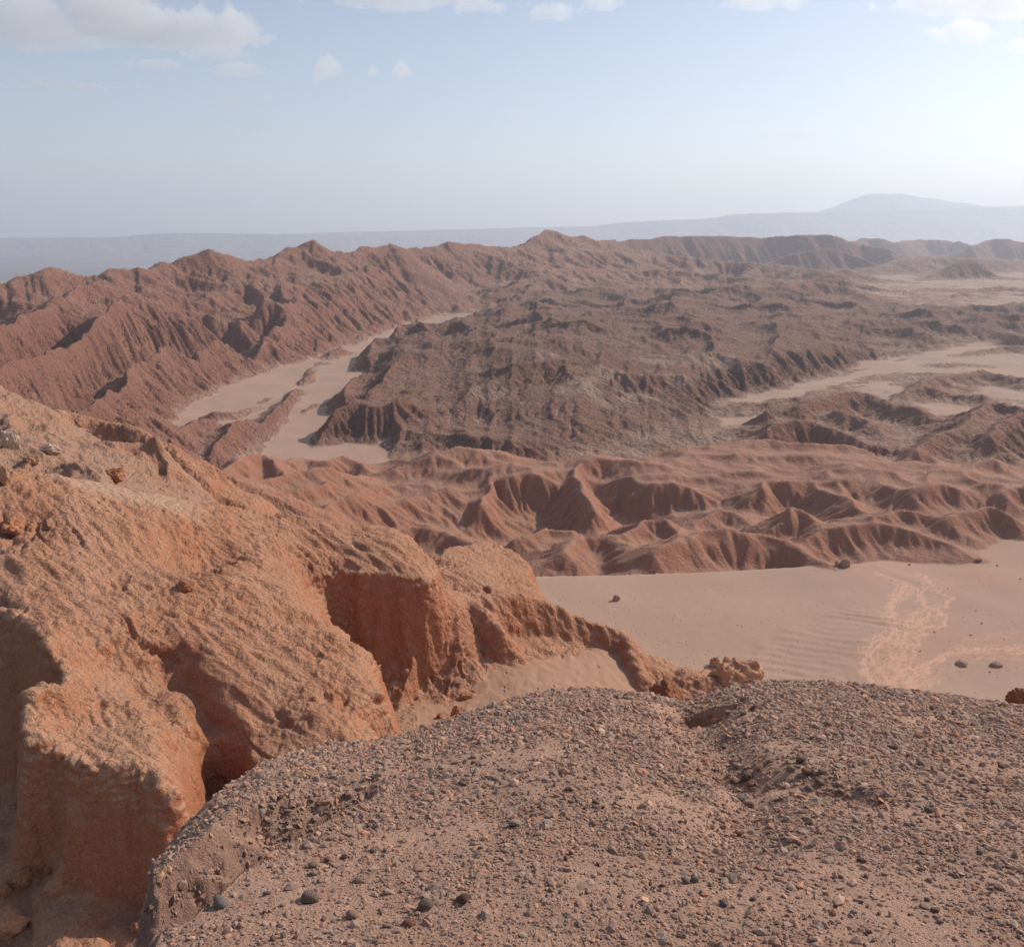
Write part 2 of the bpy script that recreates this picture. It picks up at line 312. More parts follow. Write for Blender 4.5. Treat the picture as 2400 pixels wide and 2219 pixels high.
# --- smooth badland mounds in the middle distance
bl = PA([(430,960,165),(520,905,195),(700,914,216),(830,887,210),(930,882,207),(1050,895,206),(1130,884,206),(1250,888,206),(1350,870,212),(1480,866,216),(1600,870,216),(1700,882,211),(1770,897,205),(1850,910,198),(2000,905,200),(2200,905,200),
         (2200,985,168),(2000,960,172),(1900,955,176),(1790,985,168),(1700,950,178),(1600,945,182),(1480,948,182),(1330,955,180),(1240,940,183),(1130,916,192),(1050,935,185),(970,945,184),(870,962,180),(760,990,172),(600,1040,158),(500,1010,162)])
btop = RBF(np.array([P(*p) for p in [(430,960,165),(520,900,195),(700,912,214),(830,886,208),(930,880,205),(1010,888,203),(1050,893,205),(1130,882,205),(1250,887,205),(1350,868,210),(1480,864,215),(1600,868,215),(1700,880,210),(1770,895,205),(1850,908,198),(2000,903,200),(2200,900,200),
        (2000,945,178),(1827,925,186),(1734,928,184),(1580,943,183),(1490,943,183),(1330,947,182),(1240,932,185),(1130,913,193),(1060,926,187),(970,936,186),(880,952,182),(760,975,175),(620,1000,168),(520,960,178)]]))
I = subset(bl, 40); x, y = X[I], Y[I]
sd = polysd(bl[:, :2], x+2.5*fbm(x/9, y/9, 3, 90), y+3.5*fbm(x/11, y/11, 3, 91))
th = np.arctan2(x, y)
tz = btop.grid()[I]+3.0*fbm(x/19, y/11, 4, 92)
flute = ridged(th*26+.35*fbm(x/8, y/8, 3, 93), y/60, 2, 94)
hh = FLOOR[I]-1+(tz-FLOOR[I]+1)*np.where(sd > 0, 1, np.clip(1+sd/(26-13*(1-flute)), 0, 1)**1.25)
H[I] = smax(H[I], hh, .8)
BADL = np.zeros_like(H); BADL[I] = sstep(-34, -20, sd)
br = dict(k=.8, reach=30)
for k, (q, a, b_) in enumerate([
    ([(430,930,170),(470,895,185),(500,886,190),(530,900,188),(560,930,180)], .5, .5), ([(440,975,155),(470,950,162),(540,935,170),(600,925,175),(650,915,180)], .45, .55),
    ([(560,900,200),(590,897,205),(640,905,200),(675,893,208),(710,915,200)], .5, .5), ([(470,1010,148),(520,985,155),(575,960,163),(640,945,172)], .5, .6), ([(560,1040,143),(600,1010,150),(660,985,160),(720,955,170)], .5, .6),
    ([(880,955,181),(800,980,173),(720,1015,162),(640,1052,150)], .35, .4), ([(965,938,186),(955,960,180),(940,985,172)], .8, .9), ([(1125,914,193),(1122,935,186),(1135,965,176),(1160,1000,164)], .8, .9),
    ([(700,1055,143),(740,1046,148),(790,1040,150),(830,1036,151),(880,1052,147),(920,1066,143)], .4, .5), ([(1010,1062,146),(1070,1040,152),(1110,1045,151)], .5, .5), ([(1090,1090,136),(1130,1055,146),(1190,1052,147),(1230,1075,141)], .45, .5),
    ([(1225,1050,146),(1250,1022,152),(1290,1015,154),(1310,1035,150),(1318,1060,146)], .5, .7),
    ([(1240,1122,129),(1262,1095,131),(1290,1072,134),(1330,1056,137),(1360,1058,137),(1385,1042,139.5),(1420,1036,141),(1450,1048,140),(1500,1052,140),(1545,1070,138),(1580,1092,134),(1605,1105,131)], .45, .75),
    ([(1535,1005,150),(1545,995,152),(1565,1000,151),(1580,1030,147)], .6, .7), ([(1590,1055,141),(1610,1038,143),(1640,1029,144),(1700,1024,144.5),(1760,1034,143.5),(1800,1049,142),(1852,1072,139)], .35, .6),
    ([(1620,1095,140),(1640,1082,142),(1665,1088,140)], .6, .6), ([(1480,955,178),(1500,945,182),(1580,943,183),(1620,965,175),(1666,992,166)], .5, .6), ([(1605,940,185),(1616,925,188),(1640,955,178),(1674,992,166)], .6, .6),
    ([(1690,950,180),(1712,935,183),(1734,924,186),(1775,950,178),(1794,987,167)], .5, .6), ([(1795,965,172),(1827,921,188),(1865,921,188),(1925,955,176),(1960,975,170)], .5, .6), ([(1900,915,195),(1936,899,200),(1999,944,185),(2100,930,188)], .45, .55),
    ([(1860,1010,151),(1900,1000,154),(1935,990,156),(1960,1000,154)], .5, .6), ([(1350,1030,157),(1400,1000,164),(1440,1005,163)], .35, .4), ([(1700,1010,154),(1760,1002,156),(1820,1010,154)], .4, .4)]):
    ridge(H, q, a, b_, a=.7, fl=.5 if k in (12, 14) else 1.1, fw=3.6, seed=100+k, wob=2.0, rough=.5, cz=1.0, **br)
log('badlands')

# --- near red rock spur on the left (cliff-edged lobes above the ravine and the sand ramp)
lobe = [(-320,1105,42),(-150,1130,40),(0,1152,38.5),(40,1165,37.5),(80,1190,36),(95,1240,34),(72,1310,32),(60,1380,30.5),(65,1430,29.5),(130,1470,28.8),(200,1490,28.5),(260,1497,28.5),(310,1515,28.3),(365,1555,28),
        (395,1545,29),(455,1530,30.2),(520,1500,31),(580,1470,31.8),(640,1440,32.8),(700,1445,33),(728,1410,34.5),(740,1335,37.5),(724,1260,41.5),(720,1228,43.5),(690,1190,46.5),
        (640,1150,50.5),(612,1108,54.5),(640,1092,57),(720,1090,57),(790,1095,57.3),(835,1112,57.5),(852,1150,58),(860,1150,62),(850,1100,64),(800,1075,66),(740,1058,67),(600,1047,66),(450,1017,63),(300,987,60),(150,962,57),(0,940,55),(-320,905,54)]
lz = [P(*p) for p in lobe[1:31]]+[P(*p) for p in [(200,1300,36),(300,1150,43),(100,1050,45),(450,1250,40),(550,1350,36.2),(600,1250,41),(450,1100,48),(0,938,49),(150,960,51),(300,985,54),(450,1015,57),(600,1045,60),(740,1055,61),(820,1075,60.5),(850,1102,59.5),(-320,905,48),(-320,1105,42),(520,1420,33.5),(250,1420,31),(160,1400,31.5)]]
LT = RBF(np.array(lz), smooth=2e-3).grid(4)
pp = PA(lobe); I = subset(pp, 14); x, y = X[I], Y[I]
sd = polysd(pp[:, :2], x+.8*fbm(x/2.8, y/2.8, 2, 150), y+.8*fbm(x/2.8, y/2.8, 2, 151))
tz = LT[I]
# hollows and grooves in the top
for (u, v, d, rx, dep) in [(375,1060,49,2.6,1.5),(405,1030,52,2.0,1.1),(335,1330,35,1.3,.5),(300,1280,37,1.6,.6),(400,1330,35.5,1.2,.6),(470,1380,33.5,2.0,.7),(30,1010,46,2.2,.9),(230,1075,46,2.5,.4)]:
    q = P(u, v, d); tz = tz-dep*np.exp(-((x-q[0])**2+(y-q[1])**2)/(rx*rx))
for (pts, dep, wd) in [([(412,1395,33.2),(412,1450,31.2),(405,1500,30),(398,1560,28.6)],3.2,.75),([(600,1085,56),(640,1160,51),(700,1225,45.5)],1.0,.9),([(420,1400,33),(400,1330,35.5),(330,1250,38.5)],.8,.7),([(370,1480,30),(340,1400,32.5),(280,1300,36)],.5,.6),([(720,1235,43.5),(660,1215,44.5),(560,1190,44)],.5,.7)]:
    g = PA(pts); d, s, t, z = nearest(g, x+.5*fbm(x/1.5, y/1.5, 2, 153), y); tz = tz-dep*np.exp(-(d/wd)**2)
flt = ridged(np.arctan2(x, y)*40+.3*fbm(x, y, 2, 155), y*.1, 2, 156)
fr = PA([(62,1390,30.3),(65,1430,29.5),(130,1470,28.8),(200,1490,28.5),(260,1497,28.5),(310,1515,28.3),(365,1555,28)]); dfr, s_, t_, z_ = nearest(fr, x, y)
tz = tz-(.25+1.25*sstep(.8, 3.5, dfr))*np.exp(-np.maximum(sd, 0)/1.6)
fk = PA([(612,1108,54.5),(690,1190,46.5),(722,1240,42.5),(740,1335,37.5),(728,1410,34.5)]); dfl, s_, t_, z_ = nearest(fk, x, y)
wdt = 1.0+1.2*(1-sstep(.5, 3.5, dfl))+.35*(1-flt)+.5*np.abs(fbm(x/4, y/4, 2, 158))
f = sstep(-1, .18, sd/wdt); f = .25*f+.75*f**.7
hh = FLOOR[I]+(tz-FLOOR[I])*f+1.3*np.exp(np.minimum(sd+1, 0)/1.4)*(1-f)*(1+.8*pn(x/1.1, y/1.1, 157))
H[I] = np.where(sd > -9, np.maximum(hh, H[I]), H[I])
NEAR = np.zeros_like(H); NEAR[I] = sstep(-3.0, -1.2, sd)
RIM = np.zeros_like(H); RIM[I] = np.exp(-((sd-.1)/.55)**2)*np.clip(.55+1.3*fbm(x/2.5, y/2.5, 2, 159)+.4*(1-sstep(.8, 3.5, dfr)), 0, 1.2)
nr = dict(k=.5, seed=160)
ridge(H, [(856,1150,60),(900,1150,64),(980,1156,66),(1040,1166,67),(1100,1186,67.5),(1160,1203,68),(1210,1222,68),(1240,1250,67),(1265,1278,66.5),(1322,1302,68)], .75, 1.9, a=.5, fl=.8, fw=3, wob=.8, reach=25, rough=.25, **nr)
ridge(H, [(900,1160,63.2),(950,1195,61.8),(985,1240,60.8),(1000,1272,60.2)], 1.5, 1.9, a=.5, fl=.5, fw=2, wob=.6, reach=12, rough=.2, **nr)
ridge(H, [(1225,1240,66),(1230,1290,63.5),(1250,1310,62.5)], 1.4, 1.4, a=.4, fl=.5, fw=2, wob=.6, reach=12, rough=.2, **nr)
ridge(H, [(1262,1294,66),(1330,1316,65.5),(1400,1332,65.5),(1440,1342,65.5)], .45, .6, a=1.2, fl=.4, fw=2, wob=.8, reach=10, rough=.45, **nr)
slab = [(838,1088,73),(842,1078,75),(870,1064,79),(930,1049,86),(1000,1059,86),(1035,1086,84),(1050,1135,79),(1070,1165,74),(990,1150,69),(858,1142,67)]
pp = PA(slab); I = subset(pp, 16); x, y = X[I], Y[I]
sd = polysd(pp[:, :2], x+.9*fbm(x/2.4, y/2.4, 4, 170), y+.9*fbm(x/2.4, y/2.4, 4, 171))
ST = RBF(pp, 2e-3).grid(4)[I]-.8*np.exp(-((x-P(850,1100,73)[0])**2+(y-73)**2)/4)
H[I] = np.maximum(H[I], FLOOR[I]+(ST-FLOOR[I])*np.where(sd > -1.5, sstep(-1.5, .4, sd)*.35+.65, .65*np.clip(1+(sd+1.5)/9, 0, 1)))
NEAR[I] = np.maximum(NEAR[I], sstep(-7, -5, sd))
# slope beyond the spur, upper left
es = [(-320,690,100),(20,748,96),(65,772,96),(110,796,95),(187,848,92),(233,876,90),(262,884,88),(300,880,85),(335,910,83),(385,950,81),(447,1007,78),(440,1060,72),(300,1045,64),(150,1025,61),(0,1010,59),(-320,975,57)]
pp = PA(es); I = subset(pp, 40); x, y = X[I], Y[I]
sd = polysd(pp[:, :2], x+1.2*fbm(x/4, y/4, 3, 180), y+1.2*fbm(x/4, y/4, 3, 181))
ET = RBF(np.concatenate([pp, PA([(100,900,70),(200,930,68),(100,840,80),(300,960,70),(0,850,76),(200,880,79),(0,800,86)])]), 2e-3).grid(4)[I]+1.5*fbm(x/6, y/6, 5, 182)*sstep(60, 66, np.hypot(x, y))
H[I] = np.maximum(H[I], FLOOR[I]+(ET-FLOOR[I])*np.clip(1+sd/24, 0, 1)**1.3)
NEAR[I] = np.maximum(NEAR[I], sstep(-26, -22, sd)); ESL = np.zeros_like(H); ESL[I] = sstep(-8, 0, sd)*sstep(56, 60, np.hypot(x, y))
ridge(H, [(262,905,82),(280,880,83),(294,860,83.5),(312,862,83.2),(322,890,83),(330,925,81)], 3.2, 2.6, a=.3, fl=.9, fw=1.6, wob=.8, reach=14, rough=1.2, cz=.7, k=.3, seed=185)
ridge(H, [(318,880,83),(338,910,82.5),(388,950,81),(447,1007,78.5)], 1.1, .9, a=.6, fl=.8, fw=2.5, wob=.8, reach=16, rough=.4, k=.5, seed=186)
ridge(H, [(200,930,74),(225,905,77),(248,903,77),(262,925,75)], 1.0, 1.2, a=.5, fl=.7, fw=2, wob=.8, reach=12, rough=.4, k=.5, seed=187)
ridge(H, [(-40,820,80),(10,805,82),(40,850,77),(60,900,72)], .8, 1.0, a=.5, fl=.7, fw=2, wob=.8, reach=12, rough=.5, k=.5, seed=188)
ridge(H, [(100,796,117),(133,801,119),(187,818,119),(240,832,118),(290,859,113),(335,885,108),(400,930,104)], .6, .6, a=1, fl=1.5, fw=4, wob=1.5, reach=40, k=.8, seed=189)
I = np.nonzero((RG > 20) & (RG < 112) & (NEAR < .5) & (H-FLOOR > .25)); NEAR[I] = 1
log('near spur')
BADL = np.maximum(BADL, ((RG > 124) & (RG < 222) & (NEAR < .5) & (H-FLOOR > .2)).astype(F32))
PRE = H.copy()

# --- erosion: streams cut down along the steepest path, flat sand is spared
rough_far = fbm(X/(Rr/11)[:, None], Y/(Rr/11)[:, None], 5, 120, gain=.55)*(np.minimum(RG, 560)/105)*(1-.55*sstep(850, 1250, RG))*(1-.5*((TH[None, :] < -.2) & (RG < 430)))
rockiness = sstep(.4, 2.5, H-FLOOR)
zone = (RG > 115)
LR = (TH[None, :] < -.0)*sstep(240, 320, RG)
for _ in range(0): pass
H = H+np.where(zone, rockiness*(rough_far*np.where(BADL > .3, .18, 1.0)), 0)
a0 = np.searchsorted(Rr, 112); 
h = H[a0:].copy(); n0, n1 = h.shape; cell = (RG[a0:]*DTH).astype(F32)
Kmap = (rockiness[a0:]*np.where(BADL[a0:] > .3, 1.25, 1.0)*(1+.8*PLAT[a0:])*np.where(RG[a0:] < 147, .35, 1)).astype(F32)
idx = np.arange(n0*n1, dtype=np.int64).reshape(n0, n1)
Acc = np.ones(n0*n1, F32)
for _ in range(14):   # drain the small pits
    mn = np.full((n0-2, n1-2), 1e9, F32)
    for dy, dx in ((-1,0),(1,0),(0,-1),(0,1),(-1,-1),(1,1),(-1,1),(1,-1)): mn = np.minimum(mn, h[1+dy:n0-1+dy, 1+dx:n1-1+dx])
    h[1:-1, 1:-1] = np.maximum(h[1:-1, 1:-1], mn+cell[1:-1, 1:-1]*.01)
offs = [(-1,-1,1.414),(-1,0,1),(-1,1,1.414),(0,-1,1),(0,1,1),(1,-1,1.414),(1,0,1),(1,1,1.414)]
rs = np.random.RandomState(3)
for it in range(22):
    best = np.zeros((n0-2, n1-2), F32); rec = idx[1:-1, 1:-1].copy(); c = h[1:-1, 1:-1]
    for dy, dx, dl in offs:
        s_ = (c-h[1+dy:n0-1+dy, 1+dx:n1-1+dx])/F32(dl)
        m = s_ > best; best = np.where(m, s_, best); rec = np.where(m, idx[1+dy:n0-1+dy, 1+dx:n1-1+dx], rec)
    R_ = idx.copy(); R_[1:-1, 1:-1] = rec; Rf = R_.ravel()
    self_ = Rf == idx.ravel()
    for k in range(14 if it == 0 else 5):
        w_ = np.where(self_, 0, Acc)
        Acc = (1+np.bincount(Rf, weights=w_, minlength=n0*n1)).astype(F32)
    Fm = (0.05*np.minimum(Acc, 600)**.5).reshape(n0, n1)*Kmap
    hr = h.ravel()[Rf].reshape(n0, n1)
    h = (h+Fm*hr)/(1+Fm)
    if it % 3 == 2:   # slopes creep a little
        lap = np.zeros_like(h); lap[1:-1, 1:-1] = (h[:-2, 1:-1]+h[2:, 1:-1]+h[1:-1, :-2]+h[1:-1, 2:])*.25-h[1:-1, 1:-1]
        h = h+lap*np.where(BADL[a0:] > .3, .5, .22)
H[a0:] = h
I = np.nonzero((RG > 330) & (RG < 1250) & (TH[None, :] < .06) & (rockiness > .6)); x, y = X[I], Y[I]
H[I] = H[I]+sstep(330, 450, RG[I])*(3.2*(ridged(x/30+.5*pn(x/25, y/25, 132), y/42, 3, 133)-.45)+1.2*fbm(x/9, y/9, 3, 135))
ridge(H, [(560,494,668),(585,482,674),(602,470,679),(611,467,680),(622,474,682),(645,488,688)], .62, .62, a=1, k=1.5, fl=3, fw=9, seed=136, wob=4, reach=150, rough=1)
ridge(H, [(325,522,540),(345,508,545),(380,497,555),(410,491,562),(430,494,570),(470,505,585)], .62, .62, a=3, k=2, fl=3, fw=10, seed=137, wob=4, reach=150, rough=1)
ridge(H, [(745,484,756),(762,474,760),(785,484,775)], .62, .62, a=1.5, k=2, fl=3, fw=10, seed=138, wob=4, reach=150, rough=1)
ridge(H, [(855,482,846),(870,471,850),(905,475,870),(935,476,900),(960,486,910)], .62, .62, a=2, k=2, fl=3, fw=10, seed=139, wob=4, reach=150, rough=1)
ridge(H, [(1020,480,985),(1045,461,1000),(1075,447,1050),(1100,455,1070),(1112,463,1080),(1135,459,1100),(1160,468,1110)], .62, .62, a=2, k=2, fl=5, fw=14, seed=140, wob=5, reach=150, rough=1)
ACC = np.ones_like(H); ACC[a0:] = Acc.reshape(n0, n1)
log('erosion')

# --- sand fills the low ground
dune = (.35+.55*sstep(190, 240, RG))*fbm(X/30, Y/24, 3, 140)
SAND = FLOOR+.14+.16*sstep(30, 60, RG)+dune*sstep(60, 140, RG)
ROCK = H-SAND                                   # + = rock stands out of the sand
H = np.maximum(np.where(ROCK > 0, H, SAND), -152.5)

SANDM = sstep(.12, -.12, ROCK)                  # 1 on sand
# sand lying on the far slope and the ramp at the foot of the cliffs
STRIP = np.zeros_like(H)
th_ = TH[None, :]; nz_ = fbm(X/3.0, Y/3.0, 4, 190)
t0_, t1_ = math.atan2(*P(40,950,62)[:2]), math.atan2(*P(430,1000,70)[:2])
STRIP = (sstep(57.5, 59.5, RG)*(1-sstep(69, 74, RG+7*nz_))*sstep(t0_, t0_+.05, th_+.03*nz_)*(1-sstep(t1_-.05, t1_, th_))).astype(F32)
log('sand')

# wind ripples on the plain
q = PA([(1690,1225,108),(1640,1245,105),(1590,1275,101),(1530,1315,96)]); I = subset(q, 14); d, s, t, z = nearest(q, X[I], Y[I])
ph = (Y[I]*1.0+X[I]*.33)/1.9+.5*fbm(X[I]/5, Y[I]/5, 2, 191); ph = ph-np.floor(ph); rip = np.where(ph < .75, ph/.75, (1-ph)/.25)
H[I] = H[I]+.36*rip*(1-sstep(2.5, 6.5, d+2.5*fbm(X[I]/4, Y[I]/3, 3, 192)))*(ROCK[I] < -.05)
def hit(u, v, d0=14.0):
    """where the sight line of a picture point meets the ground"""
    a, b_, c = ray(u, v); hyp = math.hypot(a, b_); ti = (math.atan2(a, b_)-TH[0])/DTH; t0 = int(np.clip(math.floor(ti), 0, NT-2)); f = ti-t0
    colz = H[:, t0]*(1-f)+H[:, t0+1]*f; zr = Rr*c/hyp; ok = np.nonzero((zr <= colz) & (Rr > d0))[0]
    i = ok[0] if len(ok) else NR-1
    r = float(Rr[i]); return np.array([r*a/hyp, r*b_/hyp, float(colz[i])])
# ------------------------------------------------------------------ mesh: rows placed where the slope shows, so cliffs get enough faces
inner = np.arange(-.64, .64001, .00128); outer = np.arange(.646, .745, .005)
TC = np.concatenate([-outer[::-1], inner, outer]); NC = len(TC); NROW = 860
def bil(Gd, ti, ri):
    t0 = np.clip(np.floor(ti).astype(np.int32), 0, NT-2); r0 = np.clip(np.floor(ri).astype(np.int32), 0, NR-2)
    ft = (ti-t0).astype(F32); fr = (ri-r0).astype(F32)
    return (Gd[r0, t0]*(1-ft)+Gd[r0, t0+1]*ft)*(1-fr)+(Gd[r0+1, t0]*(1-ft)+Gd[r0+1, t0+1]*ft)*fr
el = np.arctan2(H, RG)
de = np.diff(el, axis=0); run = np.maximum.accumulate(el, axis=0)
hid = el[1:] < run[:-1]-1e-4
w = np.abs(de)*np.where(hid, .10, 1.0)+DTH*np.where(hid, .05, .10)
w = np.minimum(w, .05)
kk = 9
cw = np.cumsum(np.pad(w, ((0, 0), (kk+1, kk)), mode='edge'), axis=1); w = (cw[:, 2*kk+1:]-cw[:, :-2*kk-1])/(2*kk+1)
W = np.concatenate([np.zeros((1, NT), F32), np.cumsum(w, axis=0)], axis=0)
rows = np.empty((NROW, NT), F32)
for j in range(NT): rows[:, j] = np.interp(np.linspace(0, W[-1, j], NROW), W[:, j], np.arange(NR))
tci = np.interp(TC, TH, np.arange(NT))
j0 = np.clip(np.floor(tci).astype(int), 0, NT-2); fj = (tci-j0).astype(F32)
RI = rows[:, j0]*(1-fj)+rows[:, j0+1]*fj
TI = np.broadcast_to(tci[None, :], RI.shape)
rho = np.interp(RI.ravel(), np.arange(NR), RHO).reshape(RI.shape)
vx = (np.exp(rho)*np.sin(TC)[None]).astype(F32); vy = (np.exp(rho)*np.cos(TC)[None]).astype(F32)
vz = bil(H, TI, RI).astype(F32); vr = np.exp(rho).astype(F32)
m_sand = bil(SANDM, TI, RI); m_near = bil(NEAR, TI, RI); m_plat = bil(PLAT, TI, RI); m_badl = bil(BADL, TI, RI); m_acc = bil(np.log(ACC), TI, RI); m_strip = bil(STRIP, TI, RI)
m_rock = bil(ROCK, TI, RI); m_rim = bil(RIM, TI, RI); m_esl = bil(ESL, TI, RI)
log('verts', vx.shape)

def normals(x, y, z):
    p = np.stack([x, y, z], -1)
    a = np.empty_like(p); b = np.empty_like(p)
    a[:, 1:-1] = p[:, 2:]-p[:, :-2]; a[:, 0] = p[:, 1]-p[:, 0]; a[:, -1] = p[:, -1]-p[:, -2]
    b[1:-1] = p[2:]-p[:-2]; b[0] = p[1]-p[0]; b[-1] = p[-1]-p[-2]
    n = np.cross(a, b); n /= np.linalg.norm(n, axis=-1, keepdims=True)+1e-12
    return n
for _ in range(7):
    for arr in (vx, vy, vz):
        a = arr.copy(); wgt = np.where(vr[1:-1, 1:-1] < 118, .5, 0).astype(F32)
        arr[1:-1, 1:-1] += wgt*((a[:-2, 1:-1]+a[2:, 1:-1]+a[1:-1, :-2]+a[1:-1, 2:])*.25-a[1:-1, 1:-1])
# crusty relief: the rock faces are pushed in and out along their normals
nrm = normals(vx, vy, vz)
rockm = (1-m_sand)*(1-m_strip*.8)
I = np.nonzero((vr < 130) & (rockm > .05)); x, y, z = vx[I], vy[I], vz[I]; n = nrm[I]
r3 = lambda k, c_, sd_: 1-np.minimum(np.abs(pn3(x/k, y/k, z/c_, sd_))*2.6, 1)
dsp = .42*pn3(x/2.3, y/2.3, z/1.7, 1)+.26*pn3(x/.9, y/.9, z/.6, 2)+.20*(r3(.62, .45, 6)-.4)+.16*pn3(x/.36, y/.36, z/.26, 3)+.10*(r3(.24, .18, 7)-.4)+.06*pn3(x/.15, y/.15, z/.12, 4)
crk = 1-np.minimum(np.abs(pn3(x/1.3, y/1.3, z/2.6, 5))*9, 1); crk2 = 1-np.minimum(np.abs(pn3((x*.8-y*.6)/5, (x*.6+y*.8)/1.5, z/3, 13))*14, 1); dsp = dsp-.2*crk-.28*crk2
steep = 1-n[:, 2]
al = (x*.80-y*.60); ac = (x*.60+y*.80)
strk = pn3(al/3.2, ac/.55, z/1.2, 8)*.30+pn3(al/1.5, ac/.26, z/.6, 9)*.16
lum = np.clip(.45+1.5*fbm(x/4.5, y/4.5, 2, 208), .12, 1.25)
dsp = dsp*lum*.66+strk*(1.25-lum)*.8+m_rim[I]*(.22+.55*np.abs(pn3(x/.7, y/.7, z/.35, 11))+.3*pn3(x/.3, y/.3, z/.2, 12))+.35*pn3(x/4.5, y/4.5, z/3, 10)
dsp = dsp*(1.0-.5*sstep(.35, .85, steep))*rockm[I]*np.clip(x*0+vr[I]/45, .7, 1.3)
vx[I] += n[:, 0]*dsp; vy[I] += n[:, 1]*dsp; vz[I] += n[:, 2]*dsp
# farther rock: fine ribs and knobs
I = np.nonzero((vr < 125) & (m_sand > .3)); x, y = vx[I], vy[I]
vz[I] += (.10*fbm(x/.9, y/.9, 3, 205)*(1-sstep(62, 80, vr[I]))+.03*fbm(x/1.6, y/1.6, 2, 207))*m_sand[I]
I = np.nonzero((vr >= 130) & (rockm > .05)); x, y = vx[I], vy[I]; sc_ = vr[I]/200
amp = np.where(m_badl[I] > .3, .35, 1.0)
dz = sc_*(.22*(ridged(x/3.4, y/3.4, 2, 200)-.4)+.22*fbm(x/2.2, y/2.2, 2, 203))*amp*np.minimum(1, 300/vr[I]+.2)
vz[I] += dz*rockm[I]
nrm = normals(vx, vy, vz)
log('relief')

# ------------------------------------------------------------------ colours of the ground, with shade painted into the ramp sand
def mixc(a, b, t): return a+(b-a)*t[..., None]
C = lambda *c: np.array(c, F32)
n1 = fbm(vx/14, vy/14, 4, 210)*.9+.5; n2 = fbm(vx/(vr/14), vy/(vr/14), 3, 215)*.9+.5
up = nrm[..., 2]
rock = mixc(np.broadcast_to(C(.245,.108,.068), vx.shape+(3,)), C(.30,.143,.094), np.clip(n1, 0, 1))         # left ridge and far hills: red brown
rock = mixc(rock, C(.185,.092,.063), (m_plat*(.55+.45*np.clip(n2, 0, 1)))*(vr < 760))                       # dark plateau
rock = mixc(rock, C(.335,.150,.090), m_badl*.9)                                                             # smooth mounds
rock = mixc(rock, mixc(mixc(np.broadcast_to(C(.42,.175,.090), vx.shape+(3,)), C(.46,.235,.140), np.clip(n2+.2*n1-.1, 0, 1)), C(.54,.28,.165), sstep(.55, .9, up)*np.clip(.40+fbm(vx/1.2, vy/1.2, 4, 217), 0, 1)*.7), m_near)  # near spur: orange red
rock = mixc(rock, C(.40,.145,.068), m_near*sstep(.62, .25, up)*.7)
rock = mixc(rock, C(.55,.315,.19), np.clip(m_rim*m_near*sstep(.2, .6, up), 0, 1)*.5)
rock = rock*(1-.28*sstep(850, 1300, vr))[..., None]
rock = mixc(rock, C(.40,.232,.155), m_esl*np.clip(.75+1.1*fbm(vx/4, vy/4, 3, 256), 0, 1))
dust = sstep(.80, .97, up+.10*(n2-.5))*(1-m_near*.55)*np.where(m_plat > .5, .35, .5)
rock = mixc(rock, C(.40,.235,.155), dust)
salt = sstep(.62, .8, fbm(vx/30, vy/30, 3, 220)+.45)*sstep(2.2, 4.5, m_acc)*(vr > 200)*.55
rock = mixc(rock, C(.46,.40,.36), salt)
rock = mixc(rock, C(.50,.31,.205), m_strip*.9)
sand = np.broadcast_to(C(.45,.290,.203), vx.shape+(3,))*(1+.06*(n1-.5))[..., None]
# dried red mud left by braided runoff on the plain
Z7 = lambda q: [(1250+.375*a, 791.7+.375*b) for a, b in q]
strands = [Z7(q) for q in [[(1215,873),(1290,890),(1360,925),(1440,945),(1520,950)], [(1390,930),(1340,980),(1310,1050),(1285,1110),(1310,1160),(1290,1200),(1200,1240),(1165,1310),(1180,1380),(1200,1440),(1250,1490)],
  [(1480,888),(1520,940),(1560,970),(1622,1000),(1590,1040),(1560,1060),(1580,1110),(1575,1150),(1500,1160),(1450,1180)], [(1500,950),(1460,980),(1470,1030),(1490,1060),(1420,1075),(1410,1120),(1330,1130),(1300,1150)],
  [(1560,1060),(1500,1100),(1460,1140),(1470,1190),(1420,1250),(1430,1300),(1400,1350),(1350,1400),(1300,1490)], [(1310,1165),(1290,1220),(1220,1270),(1200,1330),(1250,1380),(1300,1430),(1330,1490)],
  [(2020,1262),(1800,1265),(1700,1275),(1600,1300),(1500,1340),(1430,1380),(1380,1450),(1440,1490)], [(2020,1290),(1850,1280),(1650,1290),(1560,1330),(1480,1370),(1420,1420),(1400,1490)], [(1390,935),(1370,990),(1330,1040),(1305,1100),(1340,1150),(1420,1150),(1470,1120)],
  [(1285,1205),(1240,1290),(1270,1350),(1220,1400),(1240,1450)], [(1330,1150),(1340,1210),(1300,1260),(1330,1310),(1290,1350),(1330,1400),(1280,1450)], [(1460,1180),(1400,1200),(1370,1260),(1380,1320),(1330,1360),(1360,1420),(1340,1480)],
  [(1500,1345),(1470,1400),(1480,1440),(1420,1480)], [(1180,1330),(1160,1390),(1200,1420)], [(1450,950),(1440,1000),(1480,1040),(1540,1060)], [(1440,945),(1400,960),(1350,1000)], [(1999,1180),(1850,1190),(1700,1230),(1600,1290)]]]
I = np.nonzero((vr > 80) & (vr < 175) & (TC[None, :] > .15) & (m_sand > .3)); x, y = vx[I], vy[I]
wx = x+.9*fbm(x/2.2, y/2.2, 3, 230); wy = y+1.3*fbm(x/2.2, y/3, 3, 231); bm_ = np.zeros(x.shape, F32)
